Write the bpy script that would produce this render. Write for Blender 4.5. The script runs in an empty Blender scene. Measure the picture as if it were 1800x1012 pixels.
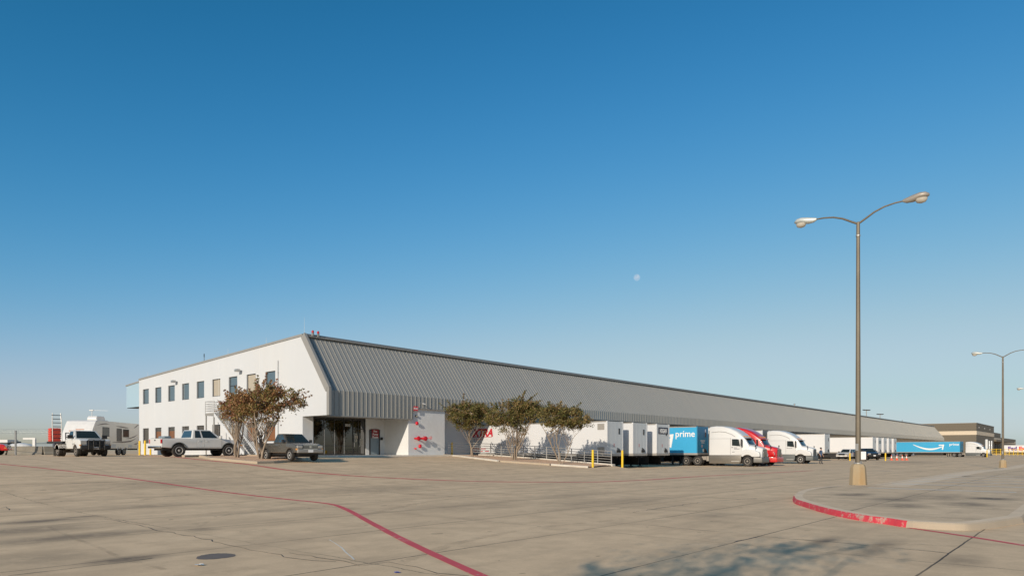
import bpy, bmesh, math, random
from mathutils import Vector, Matrix
random.seed(7)
S = bpy.context.scene
COL = S.collection
rad = math.radians

# ------------------------------------------------------------------ camera
EYE = 1.6
F, CX, HOR = 1200.0, 900.0, 791.0          # focal length and horizon in pixels of the 1800 px photograph
cam_d = bpy.data.cameras.new('camera')
cam = bpy.data.objects.new('camera', cam_d); COL.objects.link(cam)
cam.location = (0, 0, EYE); cam.rotation_euler = (rad(90), 0, 0)
cam_d.sensor_width = 36; cam_d.lens = 36 * F / 1800
cam_d.shift_y = (HOR - 506) / 1800
cam_d.clip_start = 0.1; cam_d.clip_end = 20000
S.camera = cam

# ------------------------------------------------------------------ light
SUN_AZ, SUN_EL = 26.4, 21.8                 # direction the light travels, degrees right of the view; elevation
world = bpy.data.worlds.new('World'); S.world = world; world.use_nodes = True
nt = world.node_tree; nt.nodes.clear()
sky = nt.nodes.new('ShaderNodeTexSky'); sky.sky_type = 'NISHITA'; sky.sun_disc = False
sky.sun_elevation = rad(SUN_EL); sky.sun_rotation = rad(SUN_AZ + 180)
sky.air_density = 1.0; sky.dust_density = 0.7; sky.ozone_density = 6.0; sky.altitude = 0
bg = nt.nodes.new('ShaderNodeBackground'); bg.inputs[1].default_value = 0.1
wo = nt.nodes.new('ShaderNodeOutputWorld')
# grade of the clear autumn sky: deeper blue overhead, soft shoulder towards the pale horizon
sp = nt.nodes.new('ShaderNodeSeparateColor'); cb = nt.nodes.new('ShaderNodeCombineColor'); nt.links.new(sky.outputs[0], sp.inputs[0])
for ch, (top, cc, pw) in enumerate(((.465, .19, 2.7), (.68, .185, 1.5), (.68, .094, 2.0))):
    def mth(op, a, b=None):
        x = nt.nodes.new('ShaderNodeMath'); x.operation = op
        for i, q in enumerate((a, b)):
            if q is None: continue
            if isinstance(q, (int, float)): x.inputs[i].default_value = q
            else: nt.links.new(q, x.inputs[i])
        return x.outputs[0]
    e = mth('EXPONENT', mth('MULTIPLY', mth('POWER', sp.outputs[ch], pw), -cc))
    glow = mth('MULTIPLY', mth('MAXIMUM', mth('SUBTRACT', sp.outputs[ch], (3.6, 6.0, 7.5)[ch]), 0.0), (.09, .07, .05)[ch] * 10)      # bright sky round the sun
    nt.links.new(mth('ADD', mth('MULTIPLY', mth('SUBTRACT', 1.0, e), top * 10), glow), cb.inputs[ch])
nt.links.new(cb.outputs[0], bg.inputs[0]); nt.links.new(bg.outputs[0], wo.inputs[0])
sl = bpy.data.lights.new('sun', 'SUN'); sl.energy = 4.0; sl.angle = rad(0.5); sl.color = (1.0, 0.87, 0.71)
so = bpy.data.objects.new('sun', sl); COL.objects.link(so)
td = Vector((math.sin(rad(SUN_AZ)) * math.cos(rad(SUN_EL)), math.cos(rad(SUN_AZ)) * math.cos(rad(SUN_EL)), -math.sin(rad(SUN_EL))))
so.rotation_euler = td.to_track_quat('-Z', 'Y').to_euler()
S.view_settings.view_transform = 'Standard'; S.view_settings.look = 'None'
S.view_settings.exposure = 0.0; S.view_settings.gamma = 1.0
S.view_settings.use_curve_mapping = False

# ------------------------------------------------------------------ building frame: u runs along the dock front, v out from it
RAZ = 40.7
RX, RY = math.sin(rad(RAZ)), math.cos(rad(RAZ))
WX, WY = -16.56, 54.0
BROT = math.atan2(RY, RX)                   # local x = along the docks, local y = into the building (v = -y)
HEAD = BROT - math.pi / 2                   # a vehicle backed on to the docks heads this way
def uv2xy(u, v): return (WX + RX * u + RY * v, WY + RY * u - RX * v)
def xy2uv(x, y):
    dx, dy = x - WX, y - WY
    return (RX * dx + RY * dy, RY * dx - RX * dy)
def sm(a, b, x):
    t = min(1, max(0, (x - a) / (b - a))); return t * t * (3 - 2 * t)
def gz_uv(u, v):
    a = 1.15 * (1 - sm(0, 30, v))
    c = -0.25 * sm(20, 52, u) * sm(24, 40, v) - 0.15 * sm(80, 180, u) * (1 - sm(24, 40, v))
    w1 = 1.0 if u > 15.95 else 0.0
    w2 = sm(9, 24, u)
    k = sm(18.6, 21, v)
    w = w1 * (1 - k) + w2 * k
    return a * (1 - w) + c * w
def gz(x, y): return gz_uv(*xy2uv(x, y))
def ray(px, py):
    """the ground point seen at a pixel of the photograph (used to survey painted marks and kerbs)"""
    ax, az = (px - CX) / F, (HOR - py) / F
    y = 3.0; prev = y
    while y < 900:
        if EYE + az * y <= gz(ax * y, y):
            lo, hi = prev, y
            for _ in range(30):
                m = (lo + hi) / 2
                if EYE + az * m <= gz(ax * m, m): hi = m
                else: lo = m
            y = (lo + hi) / 2
            return Vector((ax * y, y, gz(ax * y, y)))
        prev = y; y += 0.1
    return Vector((ax * 900, 900, 0))
def at(px, Y): return ((px - CX) / F * Y, Y)

# ------------------------------------------------------------------ materials
def new_mat(name):
    m = bpy.data.materials.new(name); m.use_nodes = True
    n = m.node_tree.nodes; b = n.get('Principled BSDF')
    return m, m.node_tree, b
def mixrgb(t, fac, a, b, mode='MIX'):
    x = t.nodes.new('ShaderNodeMix'); x.data_type = 'RGBA'; x.blend_type = mode
    for s, val in ((x.inputs[0], fac), (x.inputs[6], a), (x.inputs[7], b)):
        if hasattr(val, 'links') or hasattr(val, 'is_output'): t.links.new(val, s)
        elif isinstance(val, (int, float)): s.default_value = val
        else: s.default_value = (*val, 1)
    return x.outputs[2]
def noise(t, vec, scale, detail=5, rough=.55):
    n = t.nodes.new('ShaderNodeTexNoise'); n.inputs['Scale'].default_value = scale
    n.inputs['Detail'].default_value = detail; n.inputs['Roughness'].default_value = rough
    if vec is not None: t.links.new(vec, n.inputs['Vector'])
    return n.outputs[0]
def ramp(t, val, p0, p1, c0=(0, 0, 0), c1=(1, 1, 1)):
    r = t.nodes.new('ShaderNodeValToRGB'); t.links.new(val, r.inputs[0])
    r.color_ramp.elements[0].position = p0; r.color_ramp.elements[1].position = p1
    r.color_ramp.elements[0].color = (*c0, 1); r.color_ramp.elements[1].color = (*c1, 1)
    return r.outputs[0]
def math_n(t, op, a, b=None):
    x = t.nodes.new('ShaderNodeMath'); x.operation = op
    for i, val in enumerate((a, b)):
        if val is None: continue
        if isinstance(val, (int, float)): x.inputs[i].default_value = val
        else: t.links.new(val, x.inputs[i])
    return x.outputs[0]
def objco(t, scale=(1, 1, 1)):
    tc = t.nodes.new('ShaderNodeTexCoord'); mp = t.nodes.new('ShaderNodeMapping')
    mp.inputs['Scale'].default_value = scale; t.links.new(tc.outputs['Object'], mp.inputs[0])
    return mp.outputs[0]
def bump(t, b, h, strength=.3, dist=.02):
    n = t.nodes.new('ShaderNodeBump'); n.inputs['Strength'].default_value = strength; n.inputs['Distance'].default_value = dist
    t.links.new(h, n.inputs['Height']); t.links.new(n.outputs[0], b.inputs['Normal'])
def mat(name, col, rough=.6, metal=0., var=.12, scale=3., stretch=(1, 1, 1), bmp=0., coat=0., dirt=None, spec=.5):
    m, t, b = new_mat(name)
    b.inputs['Roughness'].default_value = rough; b.inputs['Metallic'].default_value = metal
    b.inputs['Coat Weight'].default_value = coat; b.inputs['Coat Roughness'].default_value = .08
    b.inputs['Specular IOR Level'].default_value = spec
    v = objco(t, stretch); n = noise(t, v, scale, 6)
    c = mixrgb(t, n, tuple(x * (1 - var) for x in col), tuple(min(1, x * (1 + var)) for x in col))
    if dirt:
        n2 = noise(t, v, scale * .37, 7, .65)
        c = mixrgb(t, math_n(t, 'MULTIPLY', ramp(t, n2, .48, .75), dirt[1]), c, dirt[0])
    t.links.new(c, b.inputs['Base Color'])
    if bmp: bump(t, b, n, bmp)
    return m
def glass(name, col, rough=.04, spec=.6):
    m, t, b = new_mat(name)
    b.inputs['Base Color'].default_value = (*col, 1); b.inputs['Roughness'].default_value = rough
    b.inputs['Specular IOR Level'].default_value = spec
    return m
P = {}
P['stucco'] = mat('stucco', (.55, .575, .60), .9, 0, .05, 1.4, (.5, .5, .12), .15, dirt=((.55, .54, .51), .3))
P['block'] = mat('painted_block', (.68, .69, .69), .85, 0, .06, 3, bmp=.2, dirt=((.56, .55, .53), .35))
P['seam'] = mat('seam_metal', (.285, .285, .268), .42, .0, .085, 2.3, (1, .04, .04), dirt=((.34, .325, .29), .5))
P['trim'] = mat('trim_metal', (.27, .265, .25), .45, 0, .06, 2)
P['haze_blue'] = mat('dull_blue_sheet', (.22, .27, .30), .8)
P['capm'] = mat('cap_metal', (.16, .17, .18), .4, 0, .08, 2)
P['soffit'] = mat('soffit', (.33, .31, .28), .85)
P['roofing'] = mat('roofing', (.5, .49, .46), .9)
P['bluepanel'] = mat('blue_panel', (.33, .47, .57), .6, 0, .05, 1, (6, 6, .2))
P['frame_dark'] = mat('dark_frame', (.035, .035, .035), .4)
P['alu'] = mat('aluminium', (.42, .42, .41), .35, .6)
P['win'] = glass('window_glass', (.085, .125, .15), .06, 1.0)
P['win_brown'] = mat('brown_blind', (.20, .085, .035), .35, 0, .4, 3, (1, 1, .3))
P['win_tan'] = mat('tan_blind', (.40, .36, .29), .5, 0, .05, 3, (1, 1, 20))
P['win_dim'] = mat('dim_pane', (.06, .055, .05), .12, 0, .5, 4)
P['store'] = glass('storefront_glass', (.13, .13, .13), .015, .5); P['store'].node_tree.nodes['Principled BSDF'].inputs['Metallic'].default_value = 1.0
P['doorblue'] = mat('door_paint', (.20, .26, .30), .5)
P['dock'] = mat('dock_panel', (.20, .20, .20), .6)
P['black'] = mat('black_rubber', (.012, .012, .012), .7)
P['tyre'] = mat('tyre_rubber', (.022, .021, .02), .85, 0, .3, 8, dirt=((.14, .12, .10), .5))
P['chassis'] = mat('chassis_black', (.018, .018, .018), .6)
P['rim'] = mat('polished_rim', (.55, .54, .51), .3, .25)
P['dirtyrim'] = mat('dusty_rim', (.30, .27, .23), .6, .1)
P['chrome'] = mat('chrome', (.75, .75, .75), .12, 1.0, .02)
P['silverskirt'] = mat('dusty_silver_skirt', (.235, .215, .185), .35, .5, .15, 1.2, (1, 1, 4))
P['dustybumper'] = mat('dusty_bumper', (.15, .145, .135), .4, .3, .15)
P['greyplastic'] = mat('grey_plastic', (.10, .11, .11), .5)
P['white'] = mat('white_paint', (.62, .625, .62), .4, 0, .04, .8, coat=.25, dirt=((.55, .53, .49), .35))
P['trailer_white'] = mat('trailer_white', (.63, .64, .65), .5, 0, .04, .6, (1, 1, .15), dirt=((.54, .52, .48), .4))
P['trailer_front'] = mat('trailer_front', (.56, .59, .60), .5, 0, .06, .8, (1, 1, .2), dirt=((.40, .38, .35), .4))
P['rail_grey'] = mat('trailer_rail', (.36, .34, .31), .5, .3, .15)
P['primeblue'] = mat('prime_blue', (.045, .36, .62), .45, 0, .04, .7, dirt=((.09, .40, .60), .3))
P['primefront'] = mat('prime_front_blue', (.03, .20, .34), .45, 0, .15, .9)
P['decal_white'] = mat('decal_white', (.78, .78, .76), .5)
P['decal_red'] = mat('decal_red', (.50, .015, .03), .5)
P['decal_navy'] = mat('decal_navy', (.015, .02, .05), .5)
P['faded_label'] = mat('faded_label', (.50, .33, .33), .6)
P['rvscript'] = mat('rv_graphic', (.42, .16, .07), .6)
P['decal_purple'] = mat('decal_purple', (.09, .02, .20), .5)
P['decal_orange'] = mat('decal_orange', (.62, .05, .02), .5)
P['red_truck'] = mat('red_paint', (.55, .012, .014), .28, 0, .05, 1, coat=.6)
P['silver'] = mat('silver_paint', (.62, .625, .61), .33, .05, .05, 1, coat=.4)
P['silver_low'] = mat('silver_lower', (.42, .40, .37), .4, .15, .08, 1)
P['brown_car'] = mat('taupe_paint', (.085, .081, .071), .26, .3, .08, 1, coat=.6, dirt=((.15, .132, .112), .45))
P['grey_bumper'] = mat('grey_bumper', (.27, .26, .24), .4, .2)
P['ramwhite'] = mat('work_white', (.62, .62, .60), .4, 0, .04, 1, coat=.3)
P['blue_car'] = mat('navy_paint', (.012, .03, .075), .25, .2, .05, 1, coat=.6)
P['pearl'] = mat('pearl_paint', (.62, .60, .56), .35, .1, .05, 1, coat=.4)
P['carglass'] = glass('car_glass', (.02, .028, .028), .03, .7)
P['bluecarglass'] = glass('sky_lit_glass', (.03, .06, .085), .05, .9)
P['headlight'] = mat('headlight_lens', (.40, .39, .37), .1, .3)
P['amber'] = mat('amber_lens', (.60, .25, .04), .2)
P['taillight'] = mat('tail_lens', (.45, .012, .02), .2)
P['grille'] = mat('grille_black', (.012, .016, .022), .3)
P['yellow'] = mat('yellow_paint', (.78, .50, .015), .5, 0, .1, 4)
P['orange'] = mat('cone_orange', (.80, .10, .03), .55)
P['galv'] = mat('galvanised', (.36, .36, .35), .45, .5, .12, 6)
P['railpaint'] = mat('rail_paint', (.38, .38, .37), .5, .1)
P['polemetal'] = mat('bronze_pole', (.15, .125, .09), .5, .2, .3, 2.2, (1, 1, .4), dirt=((.27, .24, .18), .6))
P['lamphead'] = mat('lamp_head', (.34, .31, .27), .45, .2)
P['lamphead_pale'] = mat('pale_lamp_head', (.50, .54, .53), .45, .2)
P['lens'] = mat('lamp_lens', (.46, .43, .37), .15, 0, .15, 6)
P['basecon'] = mat('stained_concrete', (.36, .28, .175), .9, 0, .14, 3, (1, 1, .4), .2, dirt=((.36, .20, .06), .7))
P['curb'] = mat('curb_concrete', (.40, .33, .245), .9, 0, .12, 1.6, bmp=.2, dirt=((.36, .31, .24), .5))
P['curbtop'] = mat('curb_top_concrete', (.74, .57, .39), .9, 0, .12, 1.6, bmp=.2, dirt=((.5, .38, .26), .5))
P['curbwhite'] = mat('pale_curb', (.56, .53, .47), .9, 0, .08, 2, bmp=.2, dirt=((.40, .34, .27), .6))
P['barrier'] = mat('barrier_concrete', (.29, .265, .215), .9, 0, .14, 1.5, (1, 1, .5), .2, dirt=((.15, .135, .115), .6))
P['red_signs'] = mat('sign_red', (.27, .02, .03), .5)
P['red_pipe'] = mat('hydrant_red', (.62, .012, .03), .35)
P['brownwall'] = mat('brown_wall', (.135, .115, .085), .8, 0, .06, .5, (.3, .3, 1))
P['creamband'] = mat('cream_band', (.58, .49, .37), .8)
P['darkopen'] = mat('dark_opening', (.015, .018, .022), .6)
P['rvfront'] = mat('rv_white', (.64, .64, .63), .35, coat=.3)
P['rvside'] = mat('rv_siding', (.74, .72, .66), .5, 0, .03, 1, (.1, .1, 12))
P['rvswoosh'] = mat('rv_swoosh', (.16, .14, .13), .5)
P['redplastic'] = mat('red_plastic', (.62, .075, .045), .5, 0, .15, 3)
P['bark'] = mat('myrtle_bark', (.27, .215, .16), .9, 0, .3, 5, (1, 1, .25), .3)
P['skin'] = mat('skin', (.42, .25, .18), .6)
P['shirt'] = mat('shirt', (.05, .09, .17), .8)
P['trousers'] = mat('trousers', (.02, .022, .03), .8)
P['hair'] = mat('hair', (.02, .015, .012), .7)
P['paper'] = mat('paper', (.75, .75, .72), .8)
P['bluefoil'] = mat('blue_scrap', (.02, .05, .45), .4)
P['signwhite'] = mat('sign_white', (.74, .74, .74), .5)
P['wire'] = mat('wire', (.42, .45, .46), .5, .4)

def leaf_mat(name, col):
    m, t, b = new_mat(name)
    b.inputs['Roughness'].default_value = .6
    n = noise(t, objco(t), 9, 3)
    t.links.new(mixrgb(t, n, tuple(c * .6 for c in col), tuple(c * 1.4 for c in col)), b.inputs['Base Color'])
    tr = t.nodes.new('ShaderNodeBsdfTranslucent'); tr.inputs[0].default_value = (*[c * 1.2 for c in col], 1)
    mx = t.nodes.new('ShaderNodeMixShader'); mx.inputs[0].default_value = .22
    out = t.nodes.get('Material Output')
    t.links.new(b.outputs[0], mx.inputs[1]); t.links.new(tr.outputs[0], mx.inputs[2]); t.links.new(mx.outputs[0], out.inputs[0])
    return m
LEAF_RUST = [leaf_mat('rust_leaf', (.31, .165, .065)), leaf_mat('red_leaf', (.28, .13, .075)), leaf_mat('olive_leaf', (.20, .17, .05)), leaf_mat('bronze_leaf', (.24, .165, .06))]
LEAF_GREEN = [leaf_mat('green_leaf', (.135, .13, .03)), leaf_mat('dull_leaf', (.155, .128, .038)), leaf_mat('warm_leaf', (.19, .12, .045)), leaf_mat('deep_leaf', (.085, .09, .022))]

def pavement(name, base, u0=-24.1, du=5.3, v0=36.85, dv=3.05, joints=True, stain=.55, spots=()):
    """worn concrete slabs: joints run with the building, tar-filled here and there, with oil stains and tyre marks"""
    m, t, b = new_mat(name)
    b.inputs['Roughness'].default_value = .88; b.inputs['Specular IOR Level'].default_value = .3
    co = objco(t); cos_ = objco(t, (.12, .7, 1)); 
    n1 = noise(t, co, .11, 8, .6); n2 = noise(t, co, 1.3, 8, .65); n3 = noise(t, co, 26, 4, .7); n4 = noise(t, cos_, .8, 8, .7)
    c = mixrgb(t, ramp(t, n1, .32, .68), tuple(x * .90 for x in base), tuple(x * 1.09 for x in base))
    c = mixrgb(t, ramp(t, n2, .40, .80), c, tuple(x * .72 for x in base))
    c = mixrgb(t, math_n(t, 'MULTIPLY', ramp(t, n4, .50, .74), stain), c, tuple(x * f for x, f in zip(base, (.52, .53, .56))))
    n5 = noise(t, co, .35, 9, .7)
    c = mixrgb(t, math_n(t, 'MULTIPLY', ramp(t, n5, .60, .74), stain * 1.0), c, tuple(x * .42 for x in base))
    c = mixrgb(t, math_n(t, 'MULTIPLY', ramp(t, n3, .35, .72), .24), c, tuple(x * .55 for x in base))
    n8 = noise(t, objco(t, (1.1, .10, 1)), .9, 8, .72)
    c = mixrgb(t, math_n(t, 'MULTIPLY', ramp(t, n8, .52, .72), stain * .45), c, tuple(x * .66 for x in base))
    n9 = noise(t, co, .55, 10, .75)
    c = mixrgb(t, math_n(t, 'MULTIPLY', ramp(t, n9, .50, .66), .5), c, tuple(min(1, x * f) for x, f in zip(base, (1.12, 1.14, 1.16))))
    n6 = noise(t, co, 2.3, 2, .5)
    c = mixrgb(t, math_n(t, 'MULTIPLY', ramp(t, n6, .725, .74), .6), c, tuple(x * .35 for x in base))
    if spots:
        acc = None
        for (px, py, ru, rv, st) in spots:
            p = ray(px, py); u, v = xy2uv(p.x, p.y)
            a = t.nodes.new('ShaderNodeVectorMath'); a.operation = 'SUBTRACT'; t.links.new(co, a.inputs[0]); a.inputs[1].default_value = (u, -v, 0)
            b_ = t.nodes.new('ShaderNodeVectorMath'); b_.operation = 'MULTIPLY'; t.links.new(a.outputs[0], b_.inputs[0]); b_.inputs[1].default_value = (1 / ru, 1 / rv, 0)
            l = t.nodes.new('ShaderNodeVectorMath'); l.operation = 'LENGTH'; t.links.new(b_.outputs[0], l.inputs[0])
            mr = t.nodes.new('ShaderNodeMapRange'); mr.interpolation_type = 'SMOOTHSTEP'; mr.inputs[1].default_value = 0; mr.inputs[2].default_value = 1; mr.inputs[3].default_value = st; mr.inputs[4].default_value = 0
            t.links.new(l.outputs[1], mr.inputs[0]); acc = mr.outputs[0] if acc is None else math_n(t, 'MAXIMUM', acc, mr.outputs[0])
        n7 = noise(t, co, 1.7, 8, .7)
        f = math_n(t, 'MULTIPLY', acc, ramp(t, n7, .24, .52))
        f = math_n(t, 'MULTIPLY', f, 1.25)
        c = mixrgb(t, f, c, (.06, .052, .045))
    if joints:
        sx = t.nodes.new('ShaderNodeSeparateXYZ'); t.links.new(co, sx.inputs[0])
        wob = math_n(t, 'MULTIPLY', math_n(t, 'SUBTRACT', noise(t, co, 1.1, 5, .6), .5), .05)
        wob2 = math_n(t, 'MULTIPLY', math_n(t, 'SUBTRACT', noise(t, co, .9, 7, .7), .5), .22)
        def line(axis, off, per, width, w):
            x = math_n(t, 'ADD', math_n(t, 'ADD', axis, w), off)
            fr = math_n(t, 'ABSOLUTE', math_n(t, 'SUBTRACT', math_n(t, 'FRACT', math_n(t, 'DIVIDE', x, per)), .5))
            d = math_n(t, 'MULTIPLY', math_n(t, 'SUBTRACT', .5, fr), per)
            r = t.nodes.new('ShaderNodeMapRange'); r.inputs[1].default_value = width * .6; r.inputs[2].default_value = width
            r.inputs[3].default_value = 1; r.inputs[4].default_value = 0; t.links.new(d, r.inputs[0]); return r.outputs[0], d
        lu, dlu = line(sx.outputs[0], -u0 + du * 400, du, .014, wob2)
        negy = math_n(t, 'MULTIPLY', sx.outputs[1], -1)
        lv, dlv = line(negy, -v0 + dv * 400, dv, .018, wob)
        pat = ramp(t, noise(t, co, .16, 4), .36, .60); pat2 = ramp(t, noise(t, co, .21, 6), .44, .60)
        ln = math_n(t, 'MAXIMUM', math_n(t, 'MULTIPLY', lu, math_n(t, 'ADD', math_n(t, 'MULTIPLY', pat2, .75), .2)), math_n(t, 'MULTIPLY', lv, math_n(t, 'ADD', math_n(t, 'MULTIPLY', pat, .5), .5)))
        # grime that gathers beside the joints
        near = t.nodes.new('ShaderNodeMapRange'); near.inputs[1].default_value = 0; near.inputs[2].default_value = .45; near.inputs[3].default_value = .28; near.inputs[4].default_value = 0
        t.links.new(math_n(t, 'MINIMUM', dlu, dlv), near.inputs[0])
        c = mixrgb(t, math_n(t, 'MULTIPLY', near.outputs[0], n2), c, tuple(x * .45 for x in base))
        c = mixrgb(t, math_n(t, 'MULTIPLY', ln, .9), c, (.035, .032, .03))
    t.links.new(c, b.inputs['Base Color'])
    bump(t, b, n3, .25, .01)
    return m
P['ground'] = pavement('concrete_paving', (.75, .545, .34), stain=.55, spots=((75, 915, 1.5, .7, .55), (40, 932, 2.2, 1.2, .4), (130, 943, 2.4, .8, .5), (225, 982, .9, .5, .6), (140, 908, .8, .3, .5), (70, 980, 1.6, 1.2, .3), (355, 930, .5, .5, .35), (470, 898, 3, .5, .3), (250, 890, 2.5, 1.2, .3), (650, 860, 6, 2, .25), (820, 890, 4, 2, .2), (1100, 880, 5, 1.6, .22), (1250, 905, 1.6, .8, .25), (1000, 870, 4, 1.5, .2), (1690, 985, 1.2, .5, .35), (1540, 963, 2.2, .35, .4), (1450, 950, 1.2, .3, .45), (300, 850, 5, 2, .22), (1310, 826, 6, 2.5, .3), (1600, 812, 20, 6, .25)))
P['apron'] = pavement('apron_paving', (.72, .535, .345), joints=True, stain=.8, v0=43.2, dv=30, u0=-9.5, du=3.2, spots=((1500, 876, 1.5, .9, .6), (1570, 886, 1.4, 1.0, .55), (1590, 898, 1.5, .8, .5), (1740, 884, 1.2, 1.1, .7), (1700, 895, 1.6, 1.0, .5), (1450, 862, 2.2, .6, .4), (1695, 841, 1.6, .7, .5), (1640, 880, 3, 1.8, .3)))
P['walk'] = mat('sidewalk_concrete', (.62, .57, .49), .9, 0, .08, 2, bmp=.2)
def paint_mat(name, col, thr=.62):
    """worn road paint: chips show the concrete colour under it"""
    m, t, b = new_mat(name); b.inputs['Roughness'].default_value = .7
    co = objco(t); n = noise(t, co, 7, 8, .75); n2 = noise(t, co, .8, 5)
    c = mixrgb(t, n2, tuple(x * .8 for x in col), tuple(min(1, x * 1.15) for x in col))
    s = math_n(t, 'ADD', n, math_n(t, 'MULTIPLY', math_n(t, 'SUBTRACT', n2, .5), .35))
    c = mixrgb(t, math_n(t, 'MULTIPLY', ramp(t, s, thr, thr + .08), .85), c, (.50, .42, .33))
    t.links.new(c, b.inputs['Base Color']); return m
P['redline'] = paint_mat('red_road_paint', (.66, .085, .095), .585)
P['redfaint'] = paint_mat('faded_red_paint', (.62, .13, .11), .70)
P['redcurb'] = paint_mat('red_curb_paint', (.66, .055, .075), .545)
P['whiteline'] = paint_mat('white_road_paint', (.74, .70, .62), .56)
P['oil'] = mat('oil_patch', (.17, .135, .11), .75, 0, .25, 5)
P['tar'] = mat('tar', (.03, .028, .026), .6)
def mulch_mat():
    m, t, b = new_mat('mulch'); b.inputs['Roughness'].default_value = .95
    n = noise(t, objco(t), 14, 8, .8)
    t.links.new(mixrgb(t, ramp(t, n, .35, .65), (.52, .31, .18), (.88, .60, .39)), b.inputs['Base Color']); bump(t, b, n, .8, .05); return m
P['mulch'] = mulch_mat()

# ------------------------------------------------------------------ mesh builder
class MB:
    def __init__(s): s.v = []; s.f = []; s.m = []
    def poly(s, pts, m=0):
        i = len(s.v); s.v += [tuple(p) for p in pts]; s.f.append(tuple(range(i, i + len(pts)))); s.m.append(m); return s
    def box(s, x0, x1, y0, y1, z0, z1, m=0):
        i = len(s.v)
        s.v += [(x0, y0, z0), (x1, y0, z0), (x1, y1, z0), (x0, y1, z0), (x0, y0, z1), (x1, y0, z1), (x1, y1, z1), (x0, y1, z1)]
        for q in ((3, 2, 1, 0), (4, 5, 6, 7), (0, 1, 5, 4), (1, 2, 6, 5), (2, 3, 7, 6), (3, 0, 4, 7)):
            s.f.append(tuple(i + k for k in q)); s.m.append(m)
        return s
    def hexa(s, pts, m=0):
        """eight corners: bottom four counter-clockwise, then top four"""
        i = len(s.v); s.v += [tuple(p) for p in pts]
        for q in ((3, 2, 1, 0), (4, 5, 6, 7), (0, 1, 5, 4), (1, 2, 6, 5), (2, 3, 7, 6), (3, 0, 4, 7)):
            s.f.append(tuple(i + k for k in q)); s.m.append(m)
        return s
    def prism(s, poly, fn, d0, d1, m=0):
        """poly: 2D points; fn(a, b, d) -> 3D"""
        n = len(poly); i = len(s.v)
        s.v += [fn(a, b, d0) for a, b in poly] + [fn(a, b, d1) for a, b in poly]
        s.f.append(tuple(range(i + n - 1, i - 1, -1))); s.m.append(m)
        s.f.append(tuple(range(i + n, i + 2 * n))); s.m.append(m)
        for k in range(n):
            j = (k + 1) % n; s.f.append((i + k, i + j, i + n + j, i + n + k)); s.m.append(m)
        return s
    def side(s, poly, y0, y1, m=0): return s.prism(poly, lambda a, b, d: (a, d, b), y0, y1, m)
    def front(s, poly, x0, x1, m=0): return s.prism(poly, lambda a, b, d: (d, a, b), x0, x1, m)
    def flat(s, poly, z0, z1, m=0): return s.prism(poly, lambda a, b, d: (a, b, d), z0, z1, m)
    def tube(s, pts, r, n=8, m=0, cap=True):
        pts = [Vector(p) for p in pts]; rs = r if isinstance(r, (list, tuple)) else [r] * len(pts)
        i0 = len(s.v); ref = None
        for k, p in enumerate(pts):
            d = (pts[min(k + 1, len(pts) - 1)] - pts[max(k - 1, 0)])
            if d.length < 1e-9: d = Vector((0, 0, 1))
            d.normalize()
            if ref is None: ref = d.orthogonal().normalized()
            a = (ref - d * ref.dot(d))
            a = a.normalized() if a.length > 1e-6 else d.orthogonal().normalized()
            ref = a; b = d.cross(a)
            for j in range(n):
                t = 2 * math.pi * j / n; q = p + (a * math.cos(t) + b * math.sin(t)) * rs[k]; s.v.append(tuple(q))
        for k in range(len(pts) - 1):
            for j in range(n):
                a, b = i0 + k * n + j, i0 + k * n + (j + 1) % n
                s.f.append((a, b, b + n, a + n)); s.m.append(m)
        if cap:
            s.f.append(tuple(i0 + j for j in range(n - 1, -1, -1))); s.m.append(m)
            e = i0 + (len(pts) - 1) * n; s.f.append(tuple(e + j for j in range(n))); s.m.append(m)
        return s
    def lathe(s, prof, fn, n=16, m=0):
        """prof: (radius, height); fn(x, y, h) -> 3D"""
        i0 = len(s.v)
        for r, h in prof:
            for j in range(n):
                t = 2 * math.pi * j / n; s.v.append(tuple(fn(r * math.cos(t), r * math.sin(t), h)))
        for k in range(len(prof) - 1):
            for j in range(n):
                a, b = i0 + k * n + j, i0 + k * n + (j + 1) % n
                s.f.append((a, b, b + n, a + n)); s.m.append(m)
        s.f.append(tuple(i0 + j for j in range(n - 1, -1, -1))); s.m.append(m)
        e = i0 + (len(prof) - 1) * n; s.f.append(tuple(e + j for j in range(n))); s.m.append(m)
        return s
    def loft(s, rings, m=0, cap=True):
        n = len(rings[0]); i0 = len(s.v)
        for r in rings: s.v += [tuple(p) for p in r]
        for k in range(len(rings) - 1):
            for j in range(n):
                a, b = i0 + k * n + j, i0 + k * n + (j + 1) % n
                s.f.append((a, b, b + n, a + n)); s.m.append(m)
        if cap:
            s.f.append(tuple(i0 + j for j in range(n - 1, -1, -1))); s.m.append(m)
            e = i0 + (len(rings) - 1) * n; s.f.append(tuple(e + j for j in range(n))); s.m.append(m)
        return s
    def build(s, name, mats, parent=None, loc=(0, 0, 0), rotz=0, smooth=None, bev=0, seg=2, fixn=True, label=None):
        me = bpy.data.meshes.new(name)
        me.from_pydata(s.v, [], s.f)
        for mt in (mats if isinstance(mats, (list, tuple)) else [mats]): me.materials.append(P[mt] if isinstance(mt, str) else mt)
        me.polygons.foreach_set('material_index', s.m)
        if fixn or bev:
            bm = bmesh.new(); bm.from_mesh(me)
            if fixn: bmesh.ops.recalc_face_normals(bm, faces=bm.faces)
            if bev:
                ed = [e for e in bm.edges if len(e.link_faces) == 2 and e.calc_face_angle(0) > rad(28)]
                bmesh.ops.bevel(bm, geom=ed, offset=bev, segments=seg, affect='EDGES', profile=.6, clamp_overlap=True)
            bm.to_mesh(me); bm.free()
        if smooth:
            me.polygons.foreach_set('use_smooth', [True] * len(me.polygons)); me.set_sharp_from_angle(angle=rad(smooth))
        me.update()
        o = bpy.data.objects.new(name, me); COL.objects.link(o)
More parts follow.
